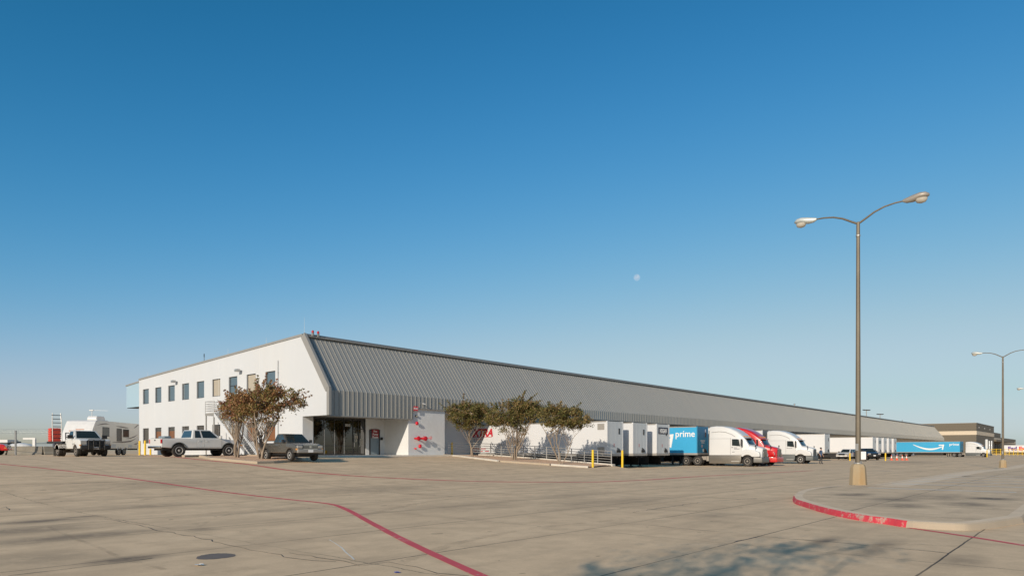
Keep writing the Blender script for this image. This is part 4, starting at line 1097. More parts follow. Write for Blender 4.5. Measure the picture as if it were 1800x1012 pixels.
def crates():
    labels = ['red plastic barrier lying on the truck flatbed, bottom of the stack', 'red plastic barrier in the middle of the stack on the truck flatbed', 'red plastic barrier on top of the stack on the truck flatbed']
    for k in range(3):
        o = thing('plastic_barrier', labels[k], 'barrier', RM @ Vector((-4.1, -.78, 1.122 + k * .34)), rt.rotation_euler.z, 'red plastic barriers on the flatbed')
        b = MB(); b.front([(-.32, 0), (.32, 0), (.36, .1), (.29, .17), (.36, .24), (.3, .335), (-.3, .335), (-.36, .24), (-.29, .17), (-.36, .1)], -.32, .32); b.build('shell', 'redplastic', o, bev=.02)
        b = MB()
        for yy in (-.15, .15): b.box(-.2, .2, yy - .06, yy + .06, .3352, .345)
        b.build('recess', 'decal_red', o)
    t = thing('ladder_rack', 'dark metal ladder rack standing on the truck flatbed behind the red barriers', 'rack', RM @ Vector((-3.2, -.3, 1.122)), rt.rotation_euler.z)
    for yy in (-.85, -.25):
        b = MB(); b.tube([(0, yy, 0), (-.1, yy, 1.5), (-.35, yy * .9, 2.15)], .035, 6); b.build('upright', 'galv', t)
    b = MB()
    for k in range(7): b.tube([(-.04 * k - .03, -.85, .25 + .29 * k), (-.04 * k - .03, -.25, .25 + .29 * k)], .026, 6)
    b.build('rungs', 'frame_dark', t)
    t = thing('drum', 'blue tool chest with bright latches at the tail of the flatbed truck', 'tool chest', RM @ Vector((-4.95, -.2, .45)), rt.rotation_euler.z)
    t.name = 'tool_chest'
    b = MB(); b.box(-.25, .25, -.4, .4, .2, .6); b.build('chest', 'blue_car', t, bev=.04)
    b = MB(); b.box(-.26, .26, -.41, .41, .6, .66); b.build('lid', 'doorblue', t, bev=.03)
    b = MB()
    for yy in (-.25, .25): b.box(.252, .28, yy - .06, yy + .06, .25, .45)
    b.build('latches', 'chrome', t)
    b = MB()
    for xx in (-.18, .18):
        for yy in (-.3, .3): b.box(xx - .03, xx + .03, yy - .03, yy + .03, gz(rt.location.x, rt.location.y) - rt.location.z - .45, .2)
    b.build('legs', 'chassis', t)
crates()

# camping trailer: nose towards the camera
def camper():
    x, y = at(167, 60.4); W2 = 1.27; L = 7.2
    t = thing('camping_trailer', 'white and grey camping trailer with dark swoosh stripes parked behind the flatbed truck', 'camping trailer', (x - W2 - .0, y, gz(x, y)), rad(-90))
    # local x forward (towards the camera)
    side = [(-L, .62), (-L, 3.0), (-L + .08, 3.05), (-.35, 3.12), (-.12, 3.02), (.08, 2.72), (.85, 1.3), (.82, .9), (.6, .62)]
    b = MB(); b.side(side, -W2, W2, 0); o = b.build('body', ['rvside'], t, bev=.03, smooth=40)
    # front cap
    fr = [(-.34, 3.135), (-.10, 3.03), (.10, 2.73), (.87, 1.3), (.84, .9), (.62, .62)]
    c = MB(); rings = []
    for (a, z) in fr: rings.append([(a, -W2 - .008, z), (a + .03, -W2 + .25, z), (a + .035, 0, z), (a + .03, W2 - .25, z), (a, W2 + .008, z)])
    for k in range(len(rings) - 1):
        for j in range(4): c.poly([rings[k][j], rings[k][j + 1], rings[k + 1][j + 1], rings[k + 1][j]])
    c.build('front_cap', 'rvfront', t, smooth=60)
    s = W2 + .006                                                     # the left-hand side faces the building
    for (x0, x1, z0, z1, m) in ((-2.1, -1.15, 1.75, 2.5, 'carglass'), (-4.1, -3.35, 1.35, 2.45, 'win_dim'), (-5.3, -4.4, 1.75, 2.4, 'win_dim')):
        f = MB(); f.box(x0 - .05, x1 + .05, s - .01, s + .006, z0 - .05, z1 + .05); w = f.build('window', 'frame_dark', t, bev=.004)
        f = MB(); f.box(x0, x1, s + .007, s + .012, z0, z1); f.build('pane', m, w)
    def swoosh(pts, w):
        mb = MB(); n = len(pts)
        for i in range(n - 1):
            a, b_ = pts[i], pts[i + 1]; wa = w * math.sin(math.pi * (i + .15) / (n - .7)); wb = w * math.sin(math.pi * (i + 1.15) / (n - .7)) if i < n - 2 else .005
            mb.poly([(a[0], s, a[1] - wa / 2), (b_[0], s, b_[1] - wb / 2), (b_[0], s, b_[1] + wb / 2), (a[0], s, a[1] + wa / 2)])
        mb.build('swoosh_stripe', 'rvswoosh', t, fixn=False)
    swoosh([(-.3, 2.68), (-1, 2.8), (-1.6, 2.86), (-2.2, 2.84)], .1); swoosh([(-3.2, 2.7), (-4, 2.66), (-4.8, 2.6), (-5.4, 2.6)], .12)
    swoosh([(-2.6, 1.2), (-4.2, 1.22), (-5.6, 1.32), (-6.6, 1.6)], .14); swoosh([(-4.8, 1.55), (-5.6, 1.62), (-6.3, 1.78), (-6.9, 2.0)], .1)
    swoosh([(-6.2, 2.6), (-6.5, 2.72), (-6.8, 2.88), (-7.1, 3.0)], .12); swoosh([(-6.2, 1.05), (-6.6, 1.08), (-7.1, 1.2)], .12); swoosh([(-.2, .95), (-.9, 1.05), (-1.7, 1.08)], .08)
    for (z, y0, y1, m) in ((2.16, -.75, .25, 'rvscript'), (2.28, -.2, .55, 'rvscript'), (1.98, -.6, .0, 'faded_label')):
        xa = .10 + (2.73 - z) / (2.73 - 1.3) * .77 + .052; q = MB(); q.hexa([(xa, y0, z - .03), (xa + .004, y0, z - .03), (xa + .004, y1, z - .03), (xa, y1, z - .03), (xa - .03, y0, z + .04), (xa - .026, y0, z + .04), (xa - .026, y1, z + .04), (xa - .03, y1, z + .04)]); q.build('front_graphic', m, t)
    b = MB(); b.box(-L + .2, .1, -W2 + .08, W2 - .08, .48, .615); b.tube([(.5, .5, .5), (1.7, 0, .5)], .06, 6); b.tube([(.5, -.5, .5), (1.7, 0, .5)], .06, 6); b.build('frame', 'chassis', t)
    b = MB(); b.box(.9, 1.2, -.3, .3, .5, .95); b.build('gas_bottles', 'rvfront', t, bev=.08)
    for xx in (-3.75, -4.6):
        for sd in (-1, 1): wheel(t, xx, sd * (W2 - .12), .34, .2, 'rim', sd)
    f = MB()
    for xx in (-3.75, -4.6): f.tube([(a, W2 + .02, c) for a, c in arch(xx, .34, .42, .5)], .035, 6)
    f.build('wheel_fenders', 'rvfront', t)
    b = MB(); rr = []
    for xx, h in ((-.55, .25), (-.7, .42), (-1.7, .42), (-1.85, .25)): rr.append([(xx, .2, 3.09), (xx, 1.1, 3.09), (xx, 1.06, 3.1 + h), (xx, .24, 3.1 + h)])
    b.loft(rr); b.build('air_conditioner', 'rvfront', t, bev=.05)
    b = MB(); b.box(-3.6, -3.0, -.3, .3, 3.06, 3.24); b.box(-5.0, -4.6, -.25, .25, 3.06, 3.16); b.build('roof_vent', 'rvfront', t, bev=.05)
    b = MB(); b.tube([(-2.6, -.6, 3.1), (-2.6, -.6, 4.15)], .03, 6); b.tube([(-2.6, -.75, 4.15), (-2.6, .9, 4.1)], .012, 6); b.box(-2.7, -2.5, -.8, -.45, 4.1, 4.18); b.build('antenna', 'rvfront', t)
    g = MB()
    for x0, x1 in ((-.7, -1.8), (-2.4, -3.2), (-5.2, -5.9)): g.box(x1, x0, s - .008, s + .002, .72, 1.02)
    g.build('locker_door', 'trailer_front', t, bev=.01)
camper()

# ---- truck tractors
def ring(x, hb, ht, zb, zt, r, crown=.02):
    pts = [(x, hb, zb), (x, hb, zb + .3 * (zt - zb))]
    hs = hb + (ht - hb) * .9
    for k in range(5):
        a = math.pi / 2 * k / 4; pts.append((x, (ht - r) + r * math.cos(a), (zt - r) + r * math.sin(a)))
    pts.append((x, 0, zt + crown))
    return pts + [(x, -p[1], p[2]) for p in reversed(pts[:-1])]
def tractor(label, loc, rotz, paint, skirt='greyplastic', bumper='greyplastic', chrome_grille=True, rimf='dirtyrim', fairing=1.0, accents=None):
    """sleeper tractor; origin on the ground under the steer axle, x forward"""
    t = thing('truck_tractor', label, 'truck', loc, rotz, 'tractors at the docks')
    F_ = fairing
    roofz = lambda z: 2.9 + (z - 2.9) * F_
    b = MB()
    st = [(-3.95, 1.20, 1.14, 1.12, roofz(3.9), .10), (-3.85, 1.22, 1.18, 1.12, roofz(4.0), .12), (-3.2, 1.22, 1.18, 1.12, roofz(4.06), .14), (-2.5, 1.22, 1.17, 1.12, roofz(4.02), .18), (-1.8, 1.22, 1.14, 1.12, roofz(3.84), .24),
          (-1.2, 1.22, 1.10, 1.12, roofz(3.56), .28), (-.75, 1.20, 1.06, 1.12, roofz(3.24), .25), (-.48, 1.15, 1.02, 1.12, 2.95, .16), (-.36, 1.10, 1.0, 1.12, 2.84, .10), (.02, 1.08, 1.02, 1.12, 2.22, .08), (.1, 1.05, 1.0, 1.12, 2.12, .08)]
    b.loft([ring(*s) for s in st]); b.build('cab', paint, t, smooth=38)
    # windscreen, bent at both sides
    w = MB(); cols = [(-1.0, -.10), (-.7, .03), (-.25, .07), (.25, .07), (.7, .03), (1.0, -.10)]
    for (y0, d0), (y1, d1) in zip(cols, cols[1:]):
        w.poly([(.03 + d0, y0, 2.2), (.03 + d1, y1, 2.2), (-.33 + d1, y1 * .96, 2.78), (-.33 + d0, y0 * .96, 2.78)])
        w.poly([(-.36 + d0, y0 * .96, 2.78), (-.36 + d1, y1 * .96, 2.78), (.0 + d1, y1, 2.2), (.0 + d0, y0, 2.2)])
    w.poly([(.03 - .1, -1, 2.2), (-.33 - .1, -.96, 2.78), (-.36 - .1, -.96, 2.78), (-.1, -1, 2.2)]); w.poly([(.03 - .1, 1, 2.2), (-.33 - .1, .96, 2.78), (-.36 - .1, .96, 2.78), (-.1, 1, 2.2)])
    w.build('windshield', 'carglass', t, fixn=False)
    v = MB(); v.hexa([(-.42, -.98, 2.80), (-.06, -.86, 2.76), (-.06, .86, 2.76), (-.42, .98, 2.80), (-.42, -.98, 2.86), (-.06, -.86, 2.80), (-.06, .86, 2.80), (-.42, .98, 2.86)]); v.build('sun_visor', paint if paint == 'red_truck' else 'frame_dark', t)
    for s in (-1, 1):
        y0, y1 = sorted((s * 1.18, s * 1.226))
        d = MB(); d.side([(-1.62, 1.2), (-.52, 1.2), (-.52, 2.05), (-.66, 2.12), (-.74, 2.72), (-1.62, 2.74)], y0, y1); dr = d.build('door', paint, t, bev=.008, seg=1)
        y0, y1 = sorted((s * 1.2, s * 1.233))
        g = MB(); g.side([(-1.52, 2.08), (-.68, 2.0), (-.82, 2.68), (-1.0, 2.72), (-1.52, 2.72)], y0, y1); g.build('window', 'carglass', dr)
        h = MB(); h.box(-1.56, -1.44, min(s * 1.226, s * 1.25), max(s * 1.226, s * 1.25), 1.86, 1.92); h.build('handle', 'frame_dark', dr)
        m = MB(); yy = s * 1.42; m.box(-.52, -.40, yy - .11, yy + .11, 2.0, 2.72); m.tube([(-.5, s * 1.15, 2.62), (-.46, yy, 2.6)], .02, 5); m.tube([(-.5, s * 1.15, 2.08), (-.46, yy, 2.1)], .02, 5); m.build('mirror', 'frame_dark', t, bev=.03)
        # side fairing and its step
        y0, y1 = sorted((s * .95, s * 1.21))
        k = MB(); k.side([(-3.95, .26), (-.78, .26), (-.62, .5), (-.62, 1.1), (-3.95, 1.1)], y0, y1); sk = k.build('side_fairing', skirt, t, bev=.05, seg=2, smooth=50)
        k = MB(); k.box(-1.6, -.75, min(s * 1.0, s * 1.225), max(s * 1.0, s * 1.225), .48, .54); k.build('step', 'rim', sk)
        # front fender with the wheel arch
        y0, y1 = sorted((s * .72, s * 1.2))
        f = MB(); f.side([(-.62, .98), (-.62, 1.55), (-.1, 1.72), (.7, 1.62), (1.15, 1.42), (1.24, 1.15), (1.22, .95)] + arch(0, .52, .63, .95, 12), y0, y1); f.build('fender', paint, t, bev=.08, seg=3, smooth=55)
        y0, y1 = sorted((s * .76, s * 1.13))
        h = MB(); h.hexa([(1.10, y0, 1.16), (1.27, y0, 1.16), (1.20, y1, 1.16), (1.0, y1, 1.16), (1.08, y0, 1.36), (1.24, y0, 1.36), (1.16, y1, 1.40), (.98, y1, 1.40)])
        hl = h.build('headlight', 'headlight', t, bev=.03)
        e = MB(); e.tube([(.75, s * 1.02, 1.68), (.85, s * 1.22, 2.0)], .02, 5); e.box(.82, .9, s * 1.22 - .08, s * 1.22 + .08, 1.92, 2.12); e.build('hood_mirror', 'frame_dark', t, bev=.02)
        wheel(t, 0, s * 1.0, .52, .3, rimf, s, .56)
        for x in (-5.25, -6.55):
            wheel(t, x, s * 1.02, .52, .28, rimf, s, .56); wheel(t, x, s * .68, .52, .28, rimf, s, .56)
        q = MB(); q.box(-7.2, -7.16, min(s * .7, s * 1.2), max(s * .7, s * 1.2), .2, .95); q.build('mud_flap', 'black', t)
    # hood
    b = MB(); hs = [(-.1, 1.06, .98, 1.3, 2.12, .16), (.3, 1.02, .86, 1.2, 2.06, .2), (.8, .95, .72, 1.05, 1.96, .2), (1.15, .86, .60, .95, 1.86, .18), (1.3, .72, .52, .92, 1.78, .14)]
    b.loft([ring(*s) for s in hs]); b.build('hood', paint, t, smooth=45)
    g = MB(); g.box(1.28, 1.34, -.50, .50, .9, 1.72); gr = g.build('grille', 'grille', t, bev=.05)
    g = MB(); gm = 'chrome' if chrome_grille else 'greyplastic'
    if chrome_grille:
        for k in range(9): g.box(1.342, 1.362, -.46 + k * .115 - .02, -.46 + k * .115 + .02, .95, 1.68)
        g.box(1.342, 1.364, -.51, -.48, .9, 1.73); g.box(1.342, 1.364, .48, .51, .9, 1.73); g.box(1.342, 1.364, -.48, .48, 1.69, 1.73)
    else:
        for k in range(6): g.box(1.342, 1.355, -.46, .46, .98 + k * .12, 1.02 + k * .12)
    g.build('grille_bars', gm, gr)
    b = MB(); b.hexa([(.62, -1.2, .38), (1.42, -.95, .38), (1.42, .95, .38), (.62, 1.2, .38), (.62, -1.2, .94), (1.42, -.95, .9), (1.42, .95, .9), (.62, 1.2, .94)]); b.build('front_bumper', bumper, t, bev=.07, seg=3, smooth=50)
    b = MB(); b.box(-7.3, .9, -.45, -.33, .7, .98); b.box(-7.3, .9, .33, .45, .7, .98); b.box(-6.6, -5.2, -.95, .95, .44, .6); b.box(-6.3, -5.5, -.5, .5, .98, 1.12); b.box(-.1, .1, -.9, .9, .44, .58); b.build('chassis', 'chassis', t)
    b = MB(); b.tube([(-4.2, -.9, .5), (-4.2, -.9, 1.0)], .2, 8); b.tube([(-4.15, .8, 1.0), (-4.15, .8, 3.0)], .07, 8); b.box(-4.9, -4.05, -.9, -.5, .62, .98); b.build('tanks_and_stack', 'dirtyrim', t)
    for s in (-1, 1):
        b = MB(); y = s * 1.222
        b.tube([(-3.7, y, 3.42), (-2.9, y, 3.5), (-2.2, y, 3.44), (-1.55, y * .985, 3.2), (-1.2, y * .975, 2.95)], .016, 4); b.tube([(-1.68, y, 1.16), (-1.68, y, 2.85)], .014, 4); b.tube([(-3.9, y, 2.78), (-1.75, y, 2.78)], .008, 4)
        b.build('seam_line', 'dock', t)
        b = MB(); b.box(-3.98, -3.93, min(s * .7, s * 1.25), max(s * .7, s * 1.25), .5, 3.6); b.build('side_extender', 'greyplastic', t)
    for yy in (-.8, -.4, 0, .4, .8):
        b = MB(); b.box(-.50, -.40, yy - .06, yy + .06, 2.97, 3.03); b.build('marker_light', 'amber', t)
    if accents:
        b = MB(); s = -1
        for (x0, x1, z0, z1) in accents: b.box(x0, x1, -1.232, -1.226, z0, z1)
        b.build('door_markings', 'decal_navy', t)
    return t
def semitrailer(label, u_near, v_nose=16.2, loc=None, rotz=HEAD, L=16.15, paint='trailer_white', frontm='trailer_front', H=4.1, group='semitrailers at the docks', skirt_shade=True, extras=True, rear_only=False):
    """dry van; origin on the ground below the middle of its nose, x forward"""
    if loc is None:
        x, y = uv2xy(u_near + 1.3, v_nose); loc = (x, y, gz_uv(u_near + 1.3, v_nose))
    t = thing('semitrailer', label, 'semitrailer', loc, rotz, group)
    b = MB(); W2 = 1.3
    b.box(-L, -.03, -W2 + .01, W2 - .01, 1.32, H - .03)
    for k in range(1, 13):                                            # panel joints with their rivet strips
        x = -L * k / 13; b.box(x - .03, x + .03, -W2 + .005, -W2 + .012, 1.34, H - .1); b.box(x - .03, x + .03, W2 - .012, W2 - .005, 1.34, H - .1)
    b.build('box_body', paint, t, bev=.01, seg=1)
    r = MB()
    for s in (-1, 1):
        y0, y1 = sorted((s * (W2 - .03), s * W2)); r.box(-L, 0, y0, y1, 1.12, 1.318); r.box(-L, -.12, y0, y1, H - .10, H)
    r.box(-.1, .02, -W2 + .032, W2 - .032, 1.12, 1.318); r.build('rails', 'rail_grey', t)
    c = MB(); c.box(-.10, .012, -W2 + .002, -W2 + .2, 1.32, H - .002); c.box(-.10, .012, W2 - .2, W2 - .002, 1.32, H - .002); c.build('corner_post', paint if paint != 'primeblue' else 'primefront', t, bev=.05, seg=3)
    f = MB(); f.box(-.029, .0, -W2 + .202, W2 - .202, 1.32, H - .035)
    for k in range(1, 4): f.box(.0, .006, -W2 + k * .65 - .02, -W2 + k * .65 + .02, 1.34, H - .1)
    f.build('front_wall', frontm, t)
    d = MB(); d.box(.007, .03, .5, .72, 3.0, 3.5); d.build('document_box', 'frame_dark', t, bev=.01)
    d = MB(); d.box(.007, .08, .2, .75, 1.42, 1.62); d.box(.007, .06, .3, .4, 1.62, 1.82); d.box(.007, .06, .55, .62, 1.62, 1.75); d.build('connector_plate', 'chassis', t)
    d = MB(); d.box(.007, .012, -.3, -.1, 1.9, 2.2); d.build('warning_label', 'faded_label', t)
    e = MB(); e.box(-L + .3, -.1, -.55, -.42, .95, 1.118); e.box(-L + .3, -.1, .42, .55, .95, 1.118); e.box(-L, -.1, -W2 + .06, W2 - .06, 1.08, 1.118)
    for xx in (-L + 1.9, -L + 3.2): e.box(xx - .1, xx + .1, -1.0, 1.0, .42, .6)
    e.box(-L + 1.1, -L + 4.2, -.56, -.4, .6, .95); e.box(-L + 1.1, -L + 4.2, .4, .56, .6, .95); e.build('underframe', 'chassis', t)
    for xx in (-L + 1.9, -L + 3.2):
        for s in (-1, 1):
            for yy in ((1.12,) if rear_only else (1.12, .78)): wheel(t, xx, s * yy, .51, .27, 'rim' if paint == 'primeblue' else 'dirtyrim', s, .56)
    for s in (-1, 1):
        g = MB(); g.box(-3.1, -2.95, s * .85 - .08, s * .85 + .08, .12, 1.08); g.box(-3.2, -2.85, s * .85 - .15, s * .85 + .15, (.03 if extras else .3), (.1 if extras else .34)); g.build('landing_gear', 'chassis', t)
        if skirt_shade:  # part skirt, part black sheet standing in for the shade under the trailer
            k = MB(); k.box(-L + (4.4 if extras else 5.2), (-.9 if extras else -3.9), min(s * 1.2, s * 1.23), max(s * 1.2, s * 1.23), (.26 if extras else .4), 1.1); k.build('skirt_shade_panel', 'black', t)
        q = MB(); q.box(-L + .4, -L + .43, min(s * .75, s * 1.25), max(s * .75, s * 1.25), .2, 1.0); q.build('mud_flap', 'black', t)
    b = MB(); b.box(-L + .02, -L + .1, -1.1, 1.1, .5, .6); b.box(-L + .02, -L + .1, -.5, -.4, .6, 1.1); b.box(-L + .02, -L + .1, .4, .5, .6, 1.1); b.build('underride_guard', 'chassis', t)
    return t
W2 = 1.3
# first white trailer with red lettering
xt = semitrailer('white semitrailer with big red slanted letters, backed on to the dock behind the trees', 18.9)  # no skirt on this one: its black panels stand in for shade
text('XTRA', 1.02, (-15.75, -W2 - .001, 2.98), (1, 0, 0), (0, 0, 1), xt, 'decal_red', shear=.28, bold=.045)
m_ = MB(); m_.box(-15.7, -13.2, -W2 - .006, -W2 + .006, 2.88, 2.92); m_.build('underline', 'decal_red', xt)
text('LEASE', .24, (-15.55, -W2 - .001, 2.62), (1, 0, 0), (0, 0, 1), xt, 'decal_red', space=2.1)
m_ = MB()
for k, (x0, x1) in enumerate(((-15.7, -15.45), (-15.4, -14.85), (-14.8, -14.0), (-15.7, -15.2), (-15.0, -14.4), (-14.1, -13.6))): m_.box(x0, x1, -W2 - .004, -W2 + .006, 1.72 if k < 3 else 1.48, 1.82 if k < 3 else 1.54)
m_.build('small_red_marks', 'decal_red', xt)
for x0, z0 in ((-.62, 3.35), (-.62, 1.36)):
    m_ = MB(); m_.box(x0 - .35, x0 + .35, -W2 - .012, -W2 + .006, z0, z0 + .52); m_.build('vent_plate', 'rail_grey', xt, bev=.01)
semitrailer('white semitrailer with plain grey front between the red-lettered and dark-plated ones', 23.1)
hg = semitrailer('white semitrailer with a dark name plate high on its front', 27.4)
m_ = MB(); m_.box(.008, .03, -.95, .9, 3.15, 3.78); m_.build('name_plate', 'decal_navy', hg)
text('HOGAN', .56, (.031, -.02, 3.26), (0, 1, 0), (0, 0, 1), hg, 'decal_white', bold=.02, align='CENTER', sx=.66)
def livery(t, dx=0):
    y = -W2 - .001
    text('prime', .95, (-2.5, y, 3.02), (1, 0, 0), (0, 0, 1), t, 'decal_white', 'lettering', bold=.012)
    mb = MB(); n = 24; x0, x1 = -10.2 + dx, -3.1 + dx
    def c(k):
        a = k / n; return (x0 + (x1 - x0) * a, 3.35 - 1.35 * math.sin(math.pi * (a * .80)) + .25 * a)
    def w(k): return .06 + .26 * math.sin(math.pi * min(1, k / n * .85 + .04))
    for k in range(n):
        (xa, za), (xb, zb) = c(k), c(k + 1); 
        mb.prism([(xa, za - w(k)), (xb, zb - w(k + 1)), (xb, zb + w(k + 1) * .35), (xa, za + w(k) * .35)], lambda p, q, d: (p, d, q), y + .004, y - .004)
    xe, ze = c(n)
    mb.prism([(xe - .9, ze + .42), (xe + .42, ze + .52), (xe + .12, ze - .95), (xe - .16, ze - .8), (xe + .04, ze + .22), (xe - .85, ze + .16)], lambda p, q, d: (p, d, q), y + .004, y - .005)
    mb.build('smile_arrow', 'decal_white', t)
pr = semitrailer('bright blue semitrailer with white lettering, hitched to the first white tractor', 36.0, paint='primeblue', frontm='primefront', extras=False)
livery(pr)
text('E', .42, (.008, .55, 3.5), (0, 1, 0), (0, 0, 1), pr, 'decal_white', 'unit_mark', bold=.012)
m_ = MB(); m_.box(.008, .016, -.55, .5, 2.55, 2.66); m_.box(.008, .016, -.35, .35, 2.35, 2.45); m_.box(.008, .02, .0, .25, 1.45, 1.75); m_.build('front_stickers', 'trailer_front', pr)
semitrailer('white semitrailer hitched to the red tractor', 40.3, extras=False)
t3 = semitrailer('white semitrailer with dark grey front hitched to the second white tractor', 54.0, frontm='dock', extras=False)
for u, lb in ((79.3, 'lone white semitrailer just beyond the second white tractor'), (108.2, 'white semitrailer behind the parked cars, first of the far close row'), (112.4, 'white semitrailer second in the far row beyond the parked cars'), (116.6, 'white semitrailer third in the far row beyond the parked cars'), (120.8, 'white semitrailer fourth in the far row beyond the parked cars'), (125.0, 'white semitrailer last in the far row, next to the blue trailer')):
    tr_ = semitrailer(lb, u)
    if u == 112.4: m_ = MB(); m_.box(.008, .03, -.8, .8, 2.9, 3.5); m_.build('name_plate', 'blue_car', tr_)
def dock_loc(u, v): x, y = uv2xy(u, v); return (x, y, gz_uv(u, v))
tractor('white sleeper tractor with dusty silver side panels hitched to the blue trailer', dock_loc(37.3, 21.4), HEAD, 'white', 'silverskirt', 'dustybumper', True, 'dirtyrim', 1.0, [(-1.35, -1.0, 1.84, 1.88), (-1.3, -.75, 1.72, 1.76), (-1.5, -1.25, 1.42, 1.46)])
tractor('red sleeper tractor with chrome grille between the two white ones', dock_loc(41.6, 21.3), HEAD, 'red_truck', 'red_truck', 'red_truck', True, 'rim', .98)
tractor('white sleeper tractor with dark grey lower panels, right of the red one', dock_loc(55.3, 20.7), HEAD, 'white', 'greyplastic', 'greyplastic', False, 'rim', .97, [(-1.4, -.9, 1.84, 1.87)])
# far blue combination, pulled out from the dock
az = BROT - math.pi / 2 - rad(8)
fx, fy = at(1690.5, 180)
fz_ = gz(fx, fy)
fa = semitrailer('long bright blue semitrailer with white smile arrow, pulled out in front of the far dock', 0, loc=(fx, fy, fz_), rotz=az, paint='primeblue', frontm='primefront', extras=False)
livery(fa, -1.0)
dv = Vector((math.cos(az), math.sin(az), 0)); tp = Vector((fx, fy, fz_)) + dv * 5.15
tractor('far white sleeper tractor pulling the blue trailer with the smile arrow', tp, az, 'white', 'greyplastic', 'greyplastic', False, 'rim', .95)
# far trailer with purple and orange letters
x, y = uv2xy(325.6, 17 + 16.2)
fe = semitrailer('far white semitrailer with purple and orange letters at the right edge', 0, loc=(x, y, -.3), rotz=HEAD)
text('Fed', 2.1, (-14.6, -W2 - .001, 2.0), (1, 0, 0), (0, 0, 1), fe, 'decal_purple', bold=.10)
text('Ex', 2.1, (-10.9, -W2 - .001, 2.0), (1, 0, 0), (0, 0, 1), fe, 'decal_orange', bold=.10)

# parked cars beyond the lamp post
suv_top = [(-2.2, .5), (-2.2, 1.05), (-2.1, 1.12), (1.0, 1.12), (1.1, 1.1), (1.95, 1.0), (2.15, .88), (2.2, .75), (2.2, .45)]
suv = dict(hw=.92, paint='pearl', xf=1.35, xr=-1.4, r=.36, sill=.42, top=suv_top, tw=.24, gh=(-2.1, 1.05, 1.1, .88, -1.75, .25, 1.72, .68), side=[((.06, .08), (.3, .3)), ((.34, .34), (.6, .62)), ((.64, .66), (.9, .95))],
           doors=[(.0, 1.0, .5, 1.08), (-1.0, .0, .5, 1.08)], face=(.44, .68, .72, .92), tail=(.8, 1.05), rb=(.45, .65), rbm='pearl')
x, y = at(1489, 116); car('parked_car', 'pale pearl sport utility car parked in front of the white trailers', 'car', (x, y, gz(x, y) + .1), rad(-138), suv)
bt = dict(ford); bt.update(paint='blue_car', archm='blue_car', mirror_m='blue_car', bumper='chassis', grille_frame='grille', face=(.6, .84, .87, 1.1))
x, y = at(1524, 112); bp = car('pickup_truck', 'dark blue pickup parked behind the white sign board', 'pickup truck', (x, y, gz(x, y) + .05), rad(-95), bt)
pickup_extra(bp, -2.94, .98, 'blue_car', .78, 1.25, -.9, 1.26)
# red car at the left edge
rd = dict(suv); rd.update(paint='red_truck', rbm='red_truck')
x, y = at(-36, 63); rc = car('parked_car', 'red car with pale roof cut off by the left edge of the photo', 'car', (x, y, gz(x, y)), rad(25), rd)
m_ = MB(); m_.box(-1.7, .22, -.62, .62, 1.70, 1.76); m_.build('roof_panel', 'white', rc, bev=.03)

